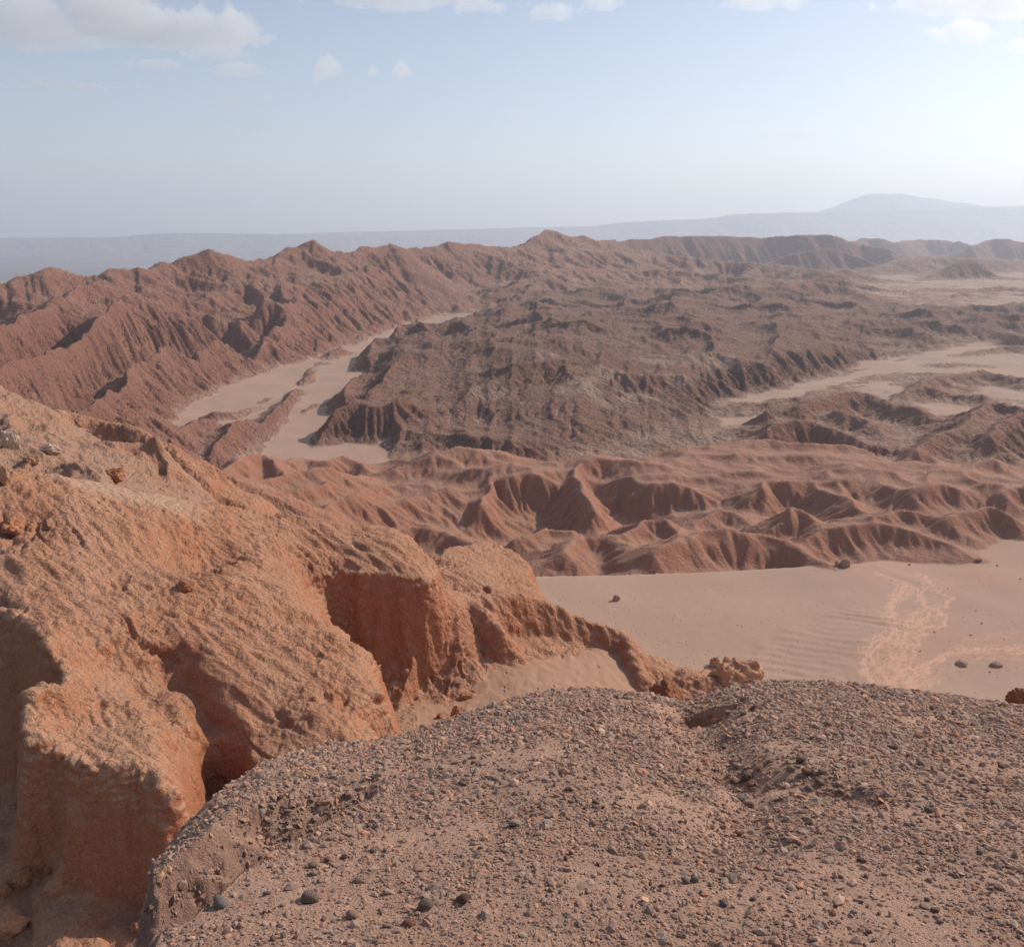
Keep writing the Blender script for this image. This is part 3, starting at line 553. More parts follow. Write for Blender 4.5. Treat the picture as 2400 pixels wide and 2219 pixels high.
for k, q in enumerate([q for q in strands for _ in range(3)]):
    k, cp_ = k//3, k % 3; jj = np.random.RandomState(900+k*3+cp_)
    wx = x+(.9+.5*cp_)*fbm(x/(2.4-.5*cp_), y/(2.4-.5*cp_), 3, 230+cp_*5)+.35*cp_*jj.randn(); wy = y+1.4*fbm(x/2.0, y/2.8, 3, 231+cp_*5)+.6*cp_*jj.randn()
    pl_ = np.array([hit(a, b, 60) for a, b in q]); d, s_, t, z = nearest(pl_, wx, wy); wd = (.17 if cp_ == 0 and k < 8 else .11)*(1+.8*fbm(x/3, y/3, 2, 232+k))
    bm_ = np.maximum(bm_, (1-sstep(wd*.6, wd*1.5, d))*((.85, .7, .6)[cp_] if k != 16 else .3))
fanp = np.array([hit(a, b, 60) for a, b in Z7([(1290,1200),(1180,1290),(1190,1450),(1300,1500),(1450,1480),(1500,1340),(2020,1330),(2020,1170),(1800,1170),(1560,1190),(1560,1070),(1420,1090)])])
tint = sstep(-3, 3, polysd(fanp[:, :2], wx, wy)+1.5*fbm(x/4, y/4, 3, 250)); tint2 = sstep(.30, .36, TC)[I[1]]*sstep(133, 141, vr[I])*(.5+fbm(x/7, y/9, 3, 251))
sand = mixc(sand, C(.385,.215,.135), (1-sstep(66, 88, vr))*.85)  # near ramp sand darker: its turning away from the sun is painted in
sand = sand.copy(); sc0 = sand[I]
sc0 = mixc(sc0, C(.47,.27,.185), np.clip(tint*.75, 0, 1)); sc0 = mixc(sc0, C(.50,.29,.195), np.clip(tint2, 0, 1)*.8); sc0 = mixc(sc0, C(.66,.375,.25), np.clip(bm_, 0, 1))
sand[I] = sc0
stain = sstep(.28, .36, TC)[None, :]*sstep(95, 105, vr)*(vr < 170)*np.clip(.45+fbm(vx/9, vy/9, 3, 252), 0, 1)*.35
sand = mixc(sand, C(.36,.24,.175), stain*(1-np.clip(np.abs(vx)*0, 0, 1)))
if len(I[0]): sand[I] = mixc(sand[I], sc0, np.clip(tint+bm_, 0, 1))
for (a, b_, ru, rv) in [(1120,752,70,9),(1205,735,60,8),(1290,707,45,7),(1385,702,60,7),(1160,770,40,6),(1050,690,40,6),(1330,745,40,6),(1230,775,50,6),(950,760,30,8)]:
    c0 = hit(a, b_, 200); rr_ = math.hypot(c0[0], c0[1]); sx = ru/FPX*rr_; sy = rv/FPX*rr_*6
    q = ((vx-c0[0])/sx)**2+((vy-c0[1])/sy)**2; rock = mixc(rock, C(.40,.26,.185), np.clip(1.25-q+1.6*fbm(vx/9, vy/16, 3, 253), 0, 1)*(q < 4)*.6)
# pale alluvium in the channels and hollows
allu = sstep(2.5, 4.5, m_acc)*sstep(.90, .97, up)*(1-m_near)*.5
rock = mixc(rock, C(.42,.27,.19), allu)
lowd = (1-sstep(.1, 3.2, m_rock))*np.clip(.55+1.2*fbm(vx/6, vy/9, 4, 254), 0, 1)*sstep(.75, .93, up)*(vr > 190)*(vr < 900)
rock = mixc(rock, sand, lowd*.85)
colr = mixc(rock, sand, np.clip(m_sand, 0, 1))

# ------------------------------------------------------------------ materials
def nodes(name):
    m = bpy.data.materials.new(name); m.use_nodes = True; nt = m.node_tree
    b = nt.nodes['Principled BSDF']; b.inputs['Specular IOR Level'].default_value = .12
    return m, nt, b
def N(nt, t, **kw):
    n = nt.nodes.new(t)
    for k, v in kw.items():
        if k in n.inputs: n.inputs[k].default_value = v
        else: setattr(n, k, v)
    return n
def ground_mat(name, scales, bump, vary=.25, rough=.95, clods=()):
    """vertex colour x noise, with bump at several sizes (scales in 1/m)"""
    m, nt, b = nodes(name); L = nt.links.new
    at = N(nt, 'ShaderNodeVertexColor', layer_name='Col'); geo = N(nt, 'ShaderNodeNewGeometry')
    hsum = None
    for i, (s_, a_) in enumerate(scales):
        t = N(nt, 'ShaderNodeTexNoise', Scale=s_, Detail=5.0, Roughness=.62); L(geo.outputs['Position'], t.inputs['Vector'])
        mm = N(nt, 'ShaderNodeMath', operation='MULTIPLY'); mm.inputs[1].default_value = a_; L(t.outputs[0], mm.inputs[0])
        if hsum is None: hsum = mm
        else:
            ad = N(nt, 'ShaderNodeMath', operation='ADD'); L(hsum.outputs[0], ad.inputs[0]); L(mm.outputs[0], ad.inputs[1]); hsum = ad
        if i == 0: first = t
        last = t
    for (s_, a_) in clods:
        wv = N(nt, 'ShaderNodeVectorMath', operation='MULTIPLY_ADD'); L(first.outputs['Color'], wv.inputs[0]); wv.inputs[1].default_value = (1.2/s_,)*3; L(geo.outputs['Position'], wv.inputs[2])
        t = N(nt, 'ShaderNodeTexVoronoi', Scale=s_, Randomness=1.0); L(wv.outputs[0], t.inputs['Vector'])
        mm = N(nt, 'ShaderNodeMath', operation='MULTIPLY'); mm.inputs[1].default_value = -a_; L(t.outputs['Distance'], mm.inputs[0])
        ad = N(nt, 'ShaderNodeMath', operation='ADD'); L(hsum.outputs[0], ad.inputs[0]); L(mm.outputs[0], ad.inputs[1]); hsum = ad
    bp = N(nt, 'ShaderNodeBump', Strength=1.0, Distance=bump); L(hsum.outputs[0], bp.inputs['Height']); L(bp.outputs[0], b.inputs['Normal'])
    mr = N(nt, 'ShaderNodeMapRange'); mr.inputs['From Min'].default_value = .3; mr.inputs['From Max'].default_value = .7
    mr.inputs['To Min'].default_value = 1-vary; mr.inputs['To Max'].default_value = 1+vary; L(last.outputs[0], mr.inputs['Value'])
    mx = N(nt, 'ShaderNodeMix', data_type='RGBA', blend_type='MULTIPLY'); mx.inputs['Factor'].default_value = 1
    L(at.outputs['Color'], mx.inputs['A']); L(mr.outputs[0], mx.inputs['B']); L(mx.outputs['Result'], b.inputs['Base Color'])
    b.inputs['Roughness'].default_value = rough
    return m
M_near = ground_mat('red_rock', [(1.1,.5),(4.5,.34),(13,.12)], .55, .30, clods=[(1.6,.30),(4.2,.16)])
M_rock = ground_mat('badland_rock', [(.12,3),(.5,1.5),(1.8,.5)], 1.1, .28, clods=[(.2,.45),(.8,.15)])
M_bad = ground_mat('mound_rock', [(.4,.7),(1.6,.3),(5,.1)], .55, .22)
M_far = ground_mat('far_rock', [(.02,9),(.09,4),(.4,1.2)], 1.2, .25)
M_sand = ground_mat('sand', [(.8,.06),(6,.03),(30,.012)], .4, .08)
def footprints(m):
    nt = m.node_tree; L = nt.links.new; bp = [n for n in nt.nodes if n.type == 'BUMP'][0]; geo = [n for n in nt.nodes if n.type == 'NEW_GEOMETRY'][0]
    mp = N(nt, 'ShaderNodeMapping'); mp.inputs['Scale'].default_value = (1.7, 1.0, 0); L(geo.outputs['Position'], mp.inputs['Vector'])
    vo = N(nt, 'ShaderNodeTexVoronoi', Scale=1.0, Randomness=1.0); L(mp.outputs[0], vo.inputs['Vector'])
    d = N(nt, 'ShaderNodeMapRange', interpolation_type='SMOOTHSTEP'); d.inputs['From Min'].default_value = .06; d.inputs['From Max'].default_value = .24; d.inputs['To Min'].default_value = 1; d.inputs['To Max'].default_value = 0; L(vo.outputs['Distance'], d.inputs['Value'])
    sp = N(nt, 'ShaderNodeSeparateColor'); L(vo.outputs['Color'], sp.inputs[0])
    nz = N(nt, 'ShaderNodeTexNoise', Scale=.16, Detail=3.0); L(geo.outputs['Position'], nz.inputs['Vector'])
    th = N(nt, 'ShaderNodeMath', operation='GREATER_THAN'); ml = N(nt, 'ShaderNodeMath', operation='MULTIPLY_ADD'); L(nz.outputs[0], ml.inputs[0]); ml.inputs[1].default_value = 2.6; ml.inputs[2].default_value = -1.05
    L(ml.outputs[0], th.inputs[0]); L(sp.outputs[0], th.inputs[1])
    mu = N(nt, 'ShaderNodeMath', operation='MULTIPLY'); L(d.outputs[0], mu.inputs[0]); L(th.outputs[0], mu.inputs[1])
    b2 = N(nt, 'ShaderNodeBump', Strength=1.0, Distance=.12); b2.invert = True; L(mu.outputs[0], b2.inputs['Height']); L(bp.outputs[0], b2.inputs['Normal']); L(b2.outputs[0], nt.nodes['Principled BSDF'].inputs['Normal'])
footprints(M_sand)

# ------------------------------------------------------------------ cut the mesh into the pieces of the setting
LB = np.where(m_sand > .5, 0, np.where(vr < 112, 1, np.where(m_badl > .3, 2, np.where((m_plat > .5) & (vr < 800), 3, np.where(TC[None, :]+.06*0 < -.02, 4, 5)))))
LB = np.where((LB == 5) & (vr > 800), 6, LB); LB = np.where((LB == 0) & (vr > 150), 7, LB)
LB = np.where((LB == 7) & (TC[None, :] > .12), 8, LB); LB = np.where((LB == 0) & (TC[None, :] < -.12) & (vr < 60), 9, LB)
LB = np.where((LB == 7) & (vr > 800), 6, LB); LB = np.where((LB == 8) & (vr > 800), 6, LB)
def terrain(name, mask_lab, mat, label, cat):
    fl_ = LB[:-1, :-1]; f = np.nonzero(fl_ == mask_lab)
    if len(f[0]) == 0: return None
    i00 = f[0]*NC+f[1]; quads = np.stack([i00, i00+1, i00+NC+1, i00+NC], 1)
    used, inv = np.unique(quads, return_inverse=True); q = inv.reshape(-1, 4).astype(np.int32)
    me = bpy.data.meshes.new(name)
    co = np.stack([vx.ravel()[used], vy.ravel()[used], vz.ravel()[used]], 1).astype(F32)
    me.vertices.add(len(used)); me.vertices.foreach_set('co', co.ravel())
    me.loops.add(q.size); me.loops.foreach_set('vertex_index', q.ravel())
    me.polygons.add(len(q)); me.polygons.foreach_set('loop_start', np.arange(0, q.size, 4, dtype=np.int32)); me.polygons.foreach_set('use_smooth', np.ones(len(q), bool))
    me.update(calc_edges=True)
    ca = me.color_attributes.new('Col', 'FLOAT_COLOR', 'POINT')
    cc = np.concatenate([colr.reshape(-1, 3)[used], np.ones((len(used), 1), F32)], 1).astype(F32); ca.data.foreach_set('color', cc.ravel())
    me.materials.append(mat)
    o = bpy.data.objects.new(name, me); col.objects.link(o); o['kind'] = 'structure'; o['label'] = label; o['category'] = cat
    return o
terrain('sand_plain', 0, M_sand, 'pale smooth sand plain with footprints below the gravel mound', 'sand')
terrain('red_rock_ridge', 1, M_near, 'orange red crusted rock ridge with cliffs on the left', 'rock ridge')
terrain('badland_hills', 2, M_bad, 'smooth fluted brown badland mounds behind the sand plain', 'hills')
terrain('plateau', 3, M_rock, 'dark rough brown plateau between the two sandy valleys', 'plateau')
terrain('ridge', 4, M_rock, 'long red brown ribbed ridge along the left skyline', 'ridge')
terrain('hills', 5, M_rock, 'brown hills scattered between the sand flats on the right', 'hills')
terrain('far_hills', 6, M_far, 'hazy dark mesas and hills far off on the right', 'hills')
terrain('valley_sand', 7, M_sand, 'strip of sand winding through the left valley', 'sand')
terrain('valley_sand', 8, M_sand, 'sand flats winding through the right valley', 'sand')
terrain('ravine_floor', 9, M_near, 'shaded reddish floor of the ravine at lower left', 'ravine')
log('terrain objects')

# ------------------------------------------------------------------ far ground: salt flat, ranges, volcano
def quick(name, co, faces, mat, smooth=True):
    me = bpy.data.meshes.new(name); me.from_pydata([tuple(map(float, c)) for c in co], [], faces)
    if smooth: me.polygons.foreach_set('use_smooth', np.ones(len(me.polygons), bool))
    me.materials.append(mat); o = bpy.data.objects.new(name, me); col.objects.link(o); return o
def tagk(o, kind, label, cat, group=None):
    if kind: o['kind'] = kind
    o['label'] = label; o['category'] = cat
    if group: o['group'] = group
    return o
def gridmesh(name, x, y, z, mat, colors=None, smooth=True):
    a, b = x.shape; i = (np.arange(a-1)[:, None]*b+np.arange(b-1)[None]).ravel()
    q = np.stack([i, i+1, i+b+1, i+b], 1).astype(np.int32)
    me = bpy.data.meshes.new(name); me.vertices.add(a*b); me.vertices.foreach_set('co', np.stack([x, y, z], -1).astype(F32).ravel())
    me.loops.add(q.size); me.loops.foreach_set('vertex_index', q.ravel()); me.polygons.add(len(q)); me.polygons.foreach_set('loop_start', np.arange(0, q.size, 4, dtype=np.int32))
    me.polygons.foreach_set('use_smooth', np.full(len(q), smooth)); me.update(calc_edges=True)
    if colors is not None:
        ca = me.color_attributes.new('Col', 'FLOAT_COLOR', 'POINT'); cc = np.concatenate([colors.reshape(-1, 3), np.ones((a*b, 1))], 1).astype(F32); ca.data.foreach_set('color', cc.ravel())
    me.materials.append(mat); o = bpy.data.objects.new(name, me); col.objects.link(o); return o
ZF = -152.0
M_flat, nt, b = nodes('salt_flat'); geo = N(nt, 'ShaderNodeNewGeometry')
mp = N(nt, 'ShaderNodeMapping'); mp.inputs['Scale'].default_value = (.0004, .0016, 1); nt.links.new(geo.outputs['Position'], mp.inputs['Vector'])
tx = N(nt, 'ShaderNodeTexNoise', Scale=1.0, Detail=6.0, Roughness=.6); nt.links.new(mp.outputs[0], tx.inputs['Vector'])
cr = N(nt, 'ShaderNodeValToRGB'); nt.links.new(tx.outputs[0], cr.inputs[0]); e = cr.color_ramp.elements
e[0].position = .35; e[0].color = (.15,.12,.10,1); e[1].position = .72; e[1].color = (.55,.50,.46,1); e.new(.56).color = (.20,.16,.13,1)
nt.links.new(cr.outputs[0], b.inputs['Base Color']); b.inputs['Roughness'].default_value = .95
xx, yy = np.meshgrid(np.linspace(-12800, 12800, 60), np.linspace(-1200, 11000, 40))
tagk(gridmesh('salt_flat', xx, yy, xx*0+ZF, M_flat), 'structure', 'wide pale salt flat stretching to the far ranges', 'salt flat')

M_mtn = ground_mat('far_mountain', [(.002,60),(.009,22),(.04,6)], 2.0, .2)
def far_range(name, prof, D, label, cat, width=1500, seed=1, flat=ZF, steep=.5):
    prof = np.array(prof, float); us = np.linspace(prof[0, 0], prof[-1, 0], 420); vs = np.interp(us, prof[:, 0], prof[:, 1])
    vs = vs+.7*fbm(us/23, us*0+seed, 3, seed)
    cr_ = np.array([P(u, v, D) for u, v in zip(us, vs)])
    t = np.linspace(-1, 1, 61)[:, None]
    px = cr_[None, :, 0]*(1+t*width/D); py = cr_[None, :, 1]+t*width+0*px
    hh = np.maximum(cr_[None, :, 2]-flat, 4)
    rd = ridged(px/420+.3*fbm(px/300, py/300, 2, seed+3), py/900, 4, seed+5, gain=.6)
    f = np.clip(1-np.abs(t), 0, 1)**(.8+steep)
    pz = flat-1+(hh+1)*f*(1-.45*(1-rd)*np.sin(np.pi*np.clip(np.abs(t)*1.0, 0, 1)))
    cc = np.broadcast_to(C(.26,.20,.17), px.shape+(3,))
    return tagk(gridmesh(name, px, py, pz, M_mtn, cc), 'structure', label, cat)
far_range('mountain_range', [(-700,470),(-200,468),(0,465),(120,464),(220,463),(280,458),(300,456),(350,455),(480,456),(600,458),(720,464),(780,462),(840,468),(900,466),(1010,470),(1100,468),(1200,475),(1400,480)], 6400, 'long low hazy mountain range behind the salt flat on the left', 'mountains', 1300, 3)
far_range('mountain_range', [(500,458),(620,455),(720,452),(900,448),(1000,445),(1080,443),(1150,442),(1210,435),(1290,430),(1350,429),(1405,424),(1425,419),(1500,416),(1600,414),(1700,412),(1800,409),(1900,405),(1999,404),(2200,398),(2600,392)], 7600, 'pale blue mountain range rising towards the right', 'mountains', 1300, 9)
far_range('volcano', [(1500,440),(1600,412),(1625,405),(1660,390),(1690,380),(1715,378),(1740,379),(1760,378),(1785,382),(1800,386),(1830,388),(1860,395),(1890,397),(1920,402),(1960,403),(2010,401),(2080,405),(2200,420)], 8900, 'faint pale volcano summit above the right-hand range', 'mountain', 1100, 15)
log('far')

# ------------------------------------------------------------------ gravel mound under the viewer's feet
cont = [(-600,2700,1.15),(-300,2450,1.3),(-100,2250,1.5),(60,2060,1.75),(200,1925,2.05),(265,1848,2.3),(288,1750,2.6),(300,1690,2.85),(345,1640,3.1),(420,1560,3.6),(520,1490,4.15),(640,1455,4.55),(720,1450,4.7),(800,1432,4.95),(880,1405,5.2),(960,1380,5.5),(1050,1352,5.8),(1150,1345,6.0),
        (1270,1358,5.9),(1340,1374,5.75),(1420,1347,6.15),(1500,1331,6.4),(1580,1332,6.4),(1650,1336,6.4),(1720,1342,6.4),(1800,1351,6.3),(1900,1364,6.15),(1999,1378,6.0),(2150,1400,5.8),(2400,1440,5.5)]
cp = PA(cont); cth = np.arctan2(cp[:, 0], cp[:, 1]); crr = np.hypot(cp[:, 0], cp[:, 1]); czz = cp[:, 2]
o_ = np.argsort(cth); cth, crr, czz = cth[o_], crr[o_], czz[o_]
def mound_base(x, y):
    th = np.arctan2(x, y); r = np.hypot(x, y)
    rc = np.interp(th, cth, crr); zc = np.interp(th, cth, czz); nexp = zc/(zc-(-1.6)); q = np.minimum(r/rc, 1); ex = np.maximum(r-rc, 0)
    return -1.6+(zc+1.6)*q**nexp+ex*zc/rc-.16*ex**2
def mhit(u, v, fn=None):
    a, b_, c = ray(u, v); hyp = math.hypot(a, b_); r = np.linspace(.9, 7.5, 2600); xs = r*a/hyp; ys = r*b_/hyp; zs = (fn or mound_base)(xs, ys); zr = r*c/hyp
    ok = np.nonzero(zr <= zs+1e-4)[0]; i = ok[0] if len(ok) else int(np.argmin(zr-zs)); return (float(xs[i]), float(ys[i]), float(zs[i]))
MH = lambda pts: np.array([mhit(*p) for p in pts])
trench_old = PA([(262,1870,2.25),(330,1790,2.5),(455,1702,2.8),(600,1612,3.15),(740,1535,3.75),(810,1515,4.0)])
trench = MH([(275,1848),(340,1790),(460,1702),(600,1612),(740,1535),(800,1515)])
gully = MH([(1345,1388),(1392,1440),(1440,1500),(1475,1565),(1480,1620)])
gully2 = MH([(1430,1490),(1560,1510),(1680,1550)])
pit = mhit(1380, 1382)
TRL = float(np.hypot(*np.diff(trench[:, :2], axis=0).T).sum())
Z0 = -1.6
def mound(x, y, fine=True):
    th = np.arctan2(x, y); r = np.hypot(x, y)
    rc = np.interp(th, cth, crr); zc = np.interp(th, cth, czz)
    nexp = zc/(zc-Z0); q = np.minimum(r/rc, 1)
    z = Z0+(zc-Z0)*q**nexp
    ex = np.maximum(r-rc, 0); z = z+ex*zc/rc-.16*ex**2-.0*ex
    z = z+.035*fbm(x/.9, y/.9, 3, 300)*sstep(0, .5, np.abs(rc-r))+.010*fbm(x/.16, y/.16, 3, 305)
    d, s, t, zz = nearest(trench, x+.06*fbm(x/.3, y/.3, 3, 310), y+.06*fbm(x/.3, y/.3, 3, 311)); L = 2.6
    dep = .66*(1-sstep(.5*TRL, TRL, t))
    prof = np.where(s > 0, 1-sstep(0, .06, d), np.clip(1-d/.46, 0, 1)**.85)
    z = z-dep*prof*(r < rc+.3)*(1+.12*fbm(x/.12, y/.12, 3, 312))
    d, s, t, zz = nearest(gully, x+.12*fbm(x/.4, y/.4, 2, 313), y); z = z-.10*np.exp(-(d/.16)**2)*(1-.6*t/3)
    d, s, t, zz = nearest(gully2, x, y+.12*fbm(x/.4, y/.4, 2, 314)); z = z-.06*np.exp(-(d/.13)**2)
    px, py = (x-pit[0])/.19, (y-pit[1])/.17
    z = z-.36*sstep(1.25, .7, np.hypot(px, py)+.25*fbm(x/.12, y/.12, 2, 316))
    return z
tg = np.concatenate([np.arange(-1.4, -.80, .006), np.arange(-.80, .80, .0019), np.arange(.80, 1.4, .006)]); rg_ = np.exp(np.arange(math.log(.9), math.log(9.5), .0033))
A, B = np.meshgrid(tg, rg_); gx = (np.sin(A)*B).astype(F32); gy = (np.cos(A)*B).astype(F32); gz = mound(gx, gy)
below = np.maximum(B-7.6, 0); gz = gz-below**2*2.2
n_ = normals(gx, gy, gz)
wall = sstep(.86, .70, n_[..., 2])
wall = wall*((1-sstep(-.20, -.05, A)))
gz = gz+.022*wall*ridged(gx/.07, gz/.07, 2, 320)
patch = np.clip(fbm(gx/.55, gy/.4, 3, 321)*1.2+.45, 0, 1)
gc = mixc(np.broadcast_to(C(.42,.25,.170), gx.shape+(3,)), C(.50,.305,.21), patch)
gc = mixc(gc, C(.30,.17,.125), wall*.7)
M_grav = ground_mat('gravel_soil', [(30,.02),(110,.012),(260,.006)], .8, .35)
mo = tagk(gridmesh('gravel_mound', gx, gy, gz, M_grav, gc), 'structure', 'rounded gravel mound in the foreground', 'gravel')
log('mound', gx.size)

# stones: angular lumps cut by planes
import bmesh
def rock_mesh(name, seed, sub=3, flat=.7, cuts=12, noise=.06, elong=1.2, mat=None, smooth=False, crag=0.0):
    rs = np.random.RandomState(seed); bm = bmesh.new(); bmesh.ops.create_icosphere(bm, subdivisions=sub, radius=1.0)
    v = np.array([p.co[:] for p in bm.verts]); 
    for _ in range(cuts):
        n = rs.randn(3); n /= np.linalg.norm(n); o = .55+.3*rs.rand(); d = np.maximum(v@n-o, 0); v = v-d[:, None]*n[None]*.92
    dn = pn3(v[:, 0]*1.7, v[:, 1]*1.7, v[:, 2]*1.7, seed % 50)*2+pn3(v[:, 0]*4, v[:, 1]*4, v[:, 2]*4, seed % 50+3)
    if crag:
        q = seed % 50
        dn = dn+(crag/noise)*(1.3*pn3(v[:, 0]*2.4, v[:, 1]*2.4, v[:, 2]*5, q+5)-.8*(1-np.minimum(np.abs(pn3(v[:, 0]*3, v[:, 1]*3, v[:, 2]*4, q+6))*5, 1))+.6*pn3(v[:, 0]*8, v[:, 1]*8, v[:, 2]*11, q+8)+.35*pn3(v[:, 0]*17, v[:, 1]*17, v[:, 2]*22, q+9))
    v = v*(1+noise*dn)[:, None]; v = v*np.array([elong, 1.0, flat])
    for p, c in zip(bm.verts, v): p.co = c
    me = bpy.data.meshes.new(name); bm.to_mesh(me); bm.free()
    me.polygons.foreach_set('use_smooth', np.full(len(me.polygons), smooth))
    if mat: me.materials.append(mat)
    return me
def stone_mat(name, c, vary=.2, sc_=8, bump=.03, spread=0):
    m, nt, b = nodes(name); L = nt.links.new; tc = N(nt, 'ShaderNodeTexCoord'); t = N(nt, 'ShaderNodeTexNoise', Scale=sc_, Detail=5.0, Roughness=.65); L(tc.outputs['Object'], t.inputs['Vector'])
    r = N(nt, 'ShaderNodeMapRange'); r.inputs['From Min'].default_value = .3; r.inputs['From Max'].default_value = .7; r.inputs['To Min'].default_value = 1-vary; r.inputs['To Max'].default_value = 1+vary; L(t.outputs[0], r.inputs['Value'])
    mx = N(nt, 'ShaderNodeMix', data_type='RGBA', blend_type='MULTIPLY'); mx.inputs['Factor'].default_value = 1; mx.inputs['A'].default_value = (*c, 1); L(r.outputs[0], mx.inputs['B']); L(mx.outputs['Result'], b.inputs['Base Color'])
    bp = N(nt, 'ShaderNodeBump', Strength=.7, Distance=bump); L(t.outputs[0], bp.inputs['Height']); L(bp.outputs[0], b.inputs['Normal']); b.inputs['Roughness'].default_value = .85
    return m
# pebbles: one mass, scattered by geometry nodes
M_peb, nt, b = nodes('pebbles'); oi = N(nt, 'ShaderNodeObjectInfo'); cr = N(nt, 'ShaderNodeValToRGB'); cr.color_ramp.interpolation = 'CONSTANT'
nt.links.new(oi.outputs['Random'], cr.inputs[0]); e = cr.color_ramp.elements
pal = [(.0,(.33,.215,.155)),(.2,(.38,.26,.19)),(.38,(.27,.19,.15)),(.54,(.21,.165,.145)),(.66,(.12,.105,.10)),(.72,(.42,.295,.215)),(.82,(.36,.19,.125)),(.89,(.245,.215,.195)),(.96,(.47,.365,.285))]
e[0].position, e[0].color = 0, (*pal[0][1], 1); e[1].position, e[1].color = pal[1][0], (*pal[1][1], 1)
pal = [(p_, (.45*.41+.55*c_[0]*1.40, .45*.255+.55*c_[1]*1.12, .45*.180+.55*c_[2]*.95)) for p_, c_ in pal]
for p_, c_ in pal[2:]: e.new(p_).color = (*c_, 1)
nt.links.new(cr.outputs[0], b.inputs['Base Color']); b.inputs['Roughness'].default_value = .9; b.inputs['Specular IOR Level'].default_value = .1
pc = bpy.data.collections.new('pebble_shapes')
for k in range(6):
    pc.objects.link(bpy.data.objects.new('pebble_shape', rock_mesh('pebble_shape', 400+k, 1, .55+.08*(k % 3), 5, .06, 1.1+.15*(k % 4), M_peb, smooth=False)))
rs = np.random.RandomState(11); NP = 600000
pr = np.sqrt(rs.rand(NP)*(6.9**2-1.5**2)+1.5**2); keep = rs.rand(NP) < np.clip((2.6/pr)**1.1, .28, 1); pr = pr[keep]; pt = rs.uniform(-.72, 1.12, len(pr))
x = np.sin(pt)*pr; y = np.cos(pt)*pr; z = mound(x, y); eps = .02
zx = (mound(x+eps, y)-mound(x-eps, y))/(2*eps); zy = (mound(x, y+eps)-mound(x, y-eps))/(2*eps)
rc = np.interp(np.arctan2(x, y), cth, crr)
pm = np.clip(fbm(x/.55, y/.4, 3, 321)*1.2+.45, 0, 1); steep = np.hypot(zx, zy)
k_ = (rs.rand(len(x)) < 1.05-.85*pm-.2*np.clip(steep-.9, 0, 1)) & (pr < rc+.35)
x, y, z, zx, zy, pr = [q[k_] for q in (x, y, z, zx, zy, pr)]
seg = np.linspace(0, 1, len(trench)); tt = rs.rand(5200)*.85; bx = np.interp(tt, seg, trench[:, 0]); by = np.interp(tt, seg, trench[:, 1]); dr = trench[-1, :2]-trench[0, :2]; dr = dr/np.hypot(*dr); of = rs.rand(5200)*.62
ex1 = np.stack([bx-dr[1]*of, by+dr[0]*of], 1); th2 = rs.uniform(-.56, -.2, 6500); r2 = np.interp(th2, cth, crr)+rs.uniform(-.15, .6, 6500); ex2 = np.stack([np.sin(th2)*r2, np.cos(th2)*r2], 1)
ex = np.concatenate([ex1, ex2]); x2, y2 = ex.T; z2 = mound(x2, y2); zx2 = (mound(x2+eps, y2)-mound(x2-eps, y2))/(2*eps); zy2 = (mound(x2, y2+eps)-mound(x2, y2-eps))/(2*eps)
x, y, z, zx, zy, pr = [np.concatenate([a, b]) for a, b in ((x, x2), (y, y2), (z, z2), (zx, zx2), (zy, zy2), (pr, np.hypot(x2, y2)))]
size = np.exp(rs.randn(len(x))*.6)*.0030*(pr/2.2)**.74; size = np.minimum(size, .018*(pr/3)**.6)
pme = bpy.data.meshes.new('gravel'); pme.vertices.add(len(x)); pme.vertices.foreach_set('co', np.stack([x, y, z+size*.18], 1).astype(F32).ravel())
def att(me, nm, tp, data, key):
    a = me.attributes.new(nm, tp, 'POINT'); a.data.foreach_set(key, np.ascontiguousarray(data).ravel())
rot = np.stack([np.arctan(zy)+rs.randn(len(x))*.3, -np.arctan(zx)+rs.randn(len(x))*.3, rs.rand(len(x))*6.28], 1).astype(F32)
scl = size[:, None]*(1+.35*rs.randn(len(x), 3).clip(-1.5, 1.5))
att(pme, 'rot', 'FLOAT_VECTOR', rot, 'vector'); att(pme, 'scl', 'FLOAT_VECTOR', scl.astype(F32), 'vector'); att(pme, 'pick', 'INT', rs.randint(0, 6, len(x)).astype(np.int32), 'value')
go = bpy.data.objects.new('gravel', pme); col.objects.link(go); tagk(go, 'stuff', 'loose brown and grey gravel covering the foreground mound', 'gravel')
ng = bpy.data.node_groups.new('scatter', 'GeometryNodeTree'); ng.interface.new_socket('Geometry', in_out='INPUT', socket_type='NodeSocketGeometry'); ng.interface.new_socket('Geometry', in_out='OUTPUT', socket_type='NodeSocketGeometry')
gi = ng.nodes.new('NodeGroupInput'); gout = ng.nodes.new('NodeGroupOutput'); iop = ng.nodes.new('GeometryNodeInstanceOnPoints'); ci = ng.nodes.new('GeometryNodeCollectionInfo')
ci.inputs['Collection'].default_value = pc; ci.inputs['Separate Children'].default_value = True; ci.inputs['Reset Children'].default_value = True
def named(nm, tp):
    n = ng.nodes.new('GeometryNodeInputNamedAttribute'); n.data_type = tp; n.inputs['Name'].default_value = nm; return [q for q in n.outputs if q.enabled and q.name == 'Attribute'][0]
ng.links.new(gi.outputs[0], iop.inputs['Points']); ng.links.new(ci.outputs[0], iop.inputs['Instance']); iop.inputs['Pick Instance'].default_value = True
e2r = ng.nodes.new('FunctionNodeEulerToRotation'); ng.links.new(named('rot', 'FLOAT_VECTOR'), e2r.inputs[0])
ng.links.new(e2r.outputs[0], iop.inputs['Rotation']); ng.links.new(named('scl', 'FLOAT_VECTOR'), iop.inputs['Scale']); ng.links.new(named('pick', 'INT'), iop.inputs['Instance Index'])
ng.links.new(iop.outputs[0], gout.inputs[0])
md = go.modifiers.new('scatter', 'NODES'); md.node_group = ng
log('pebbles', len(x))

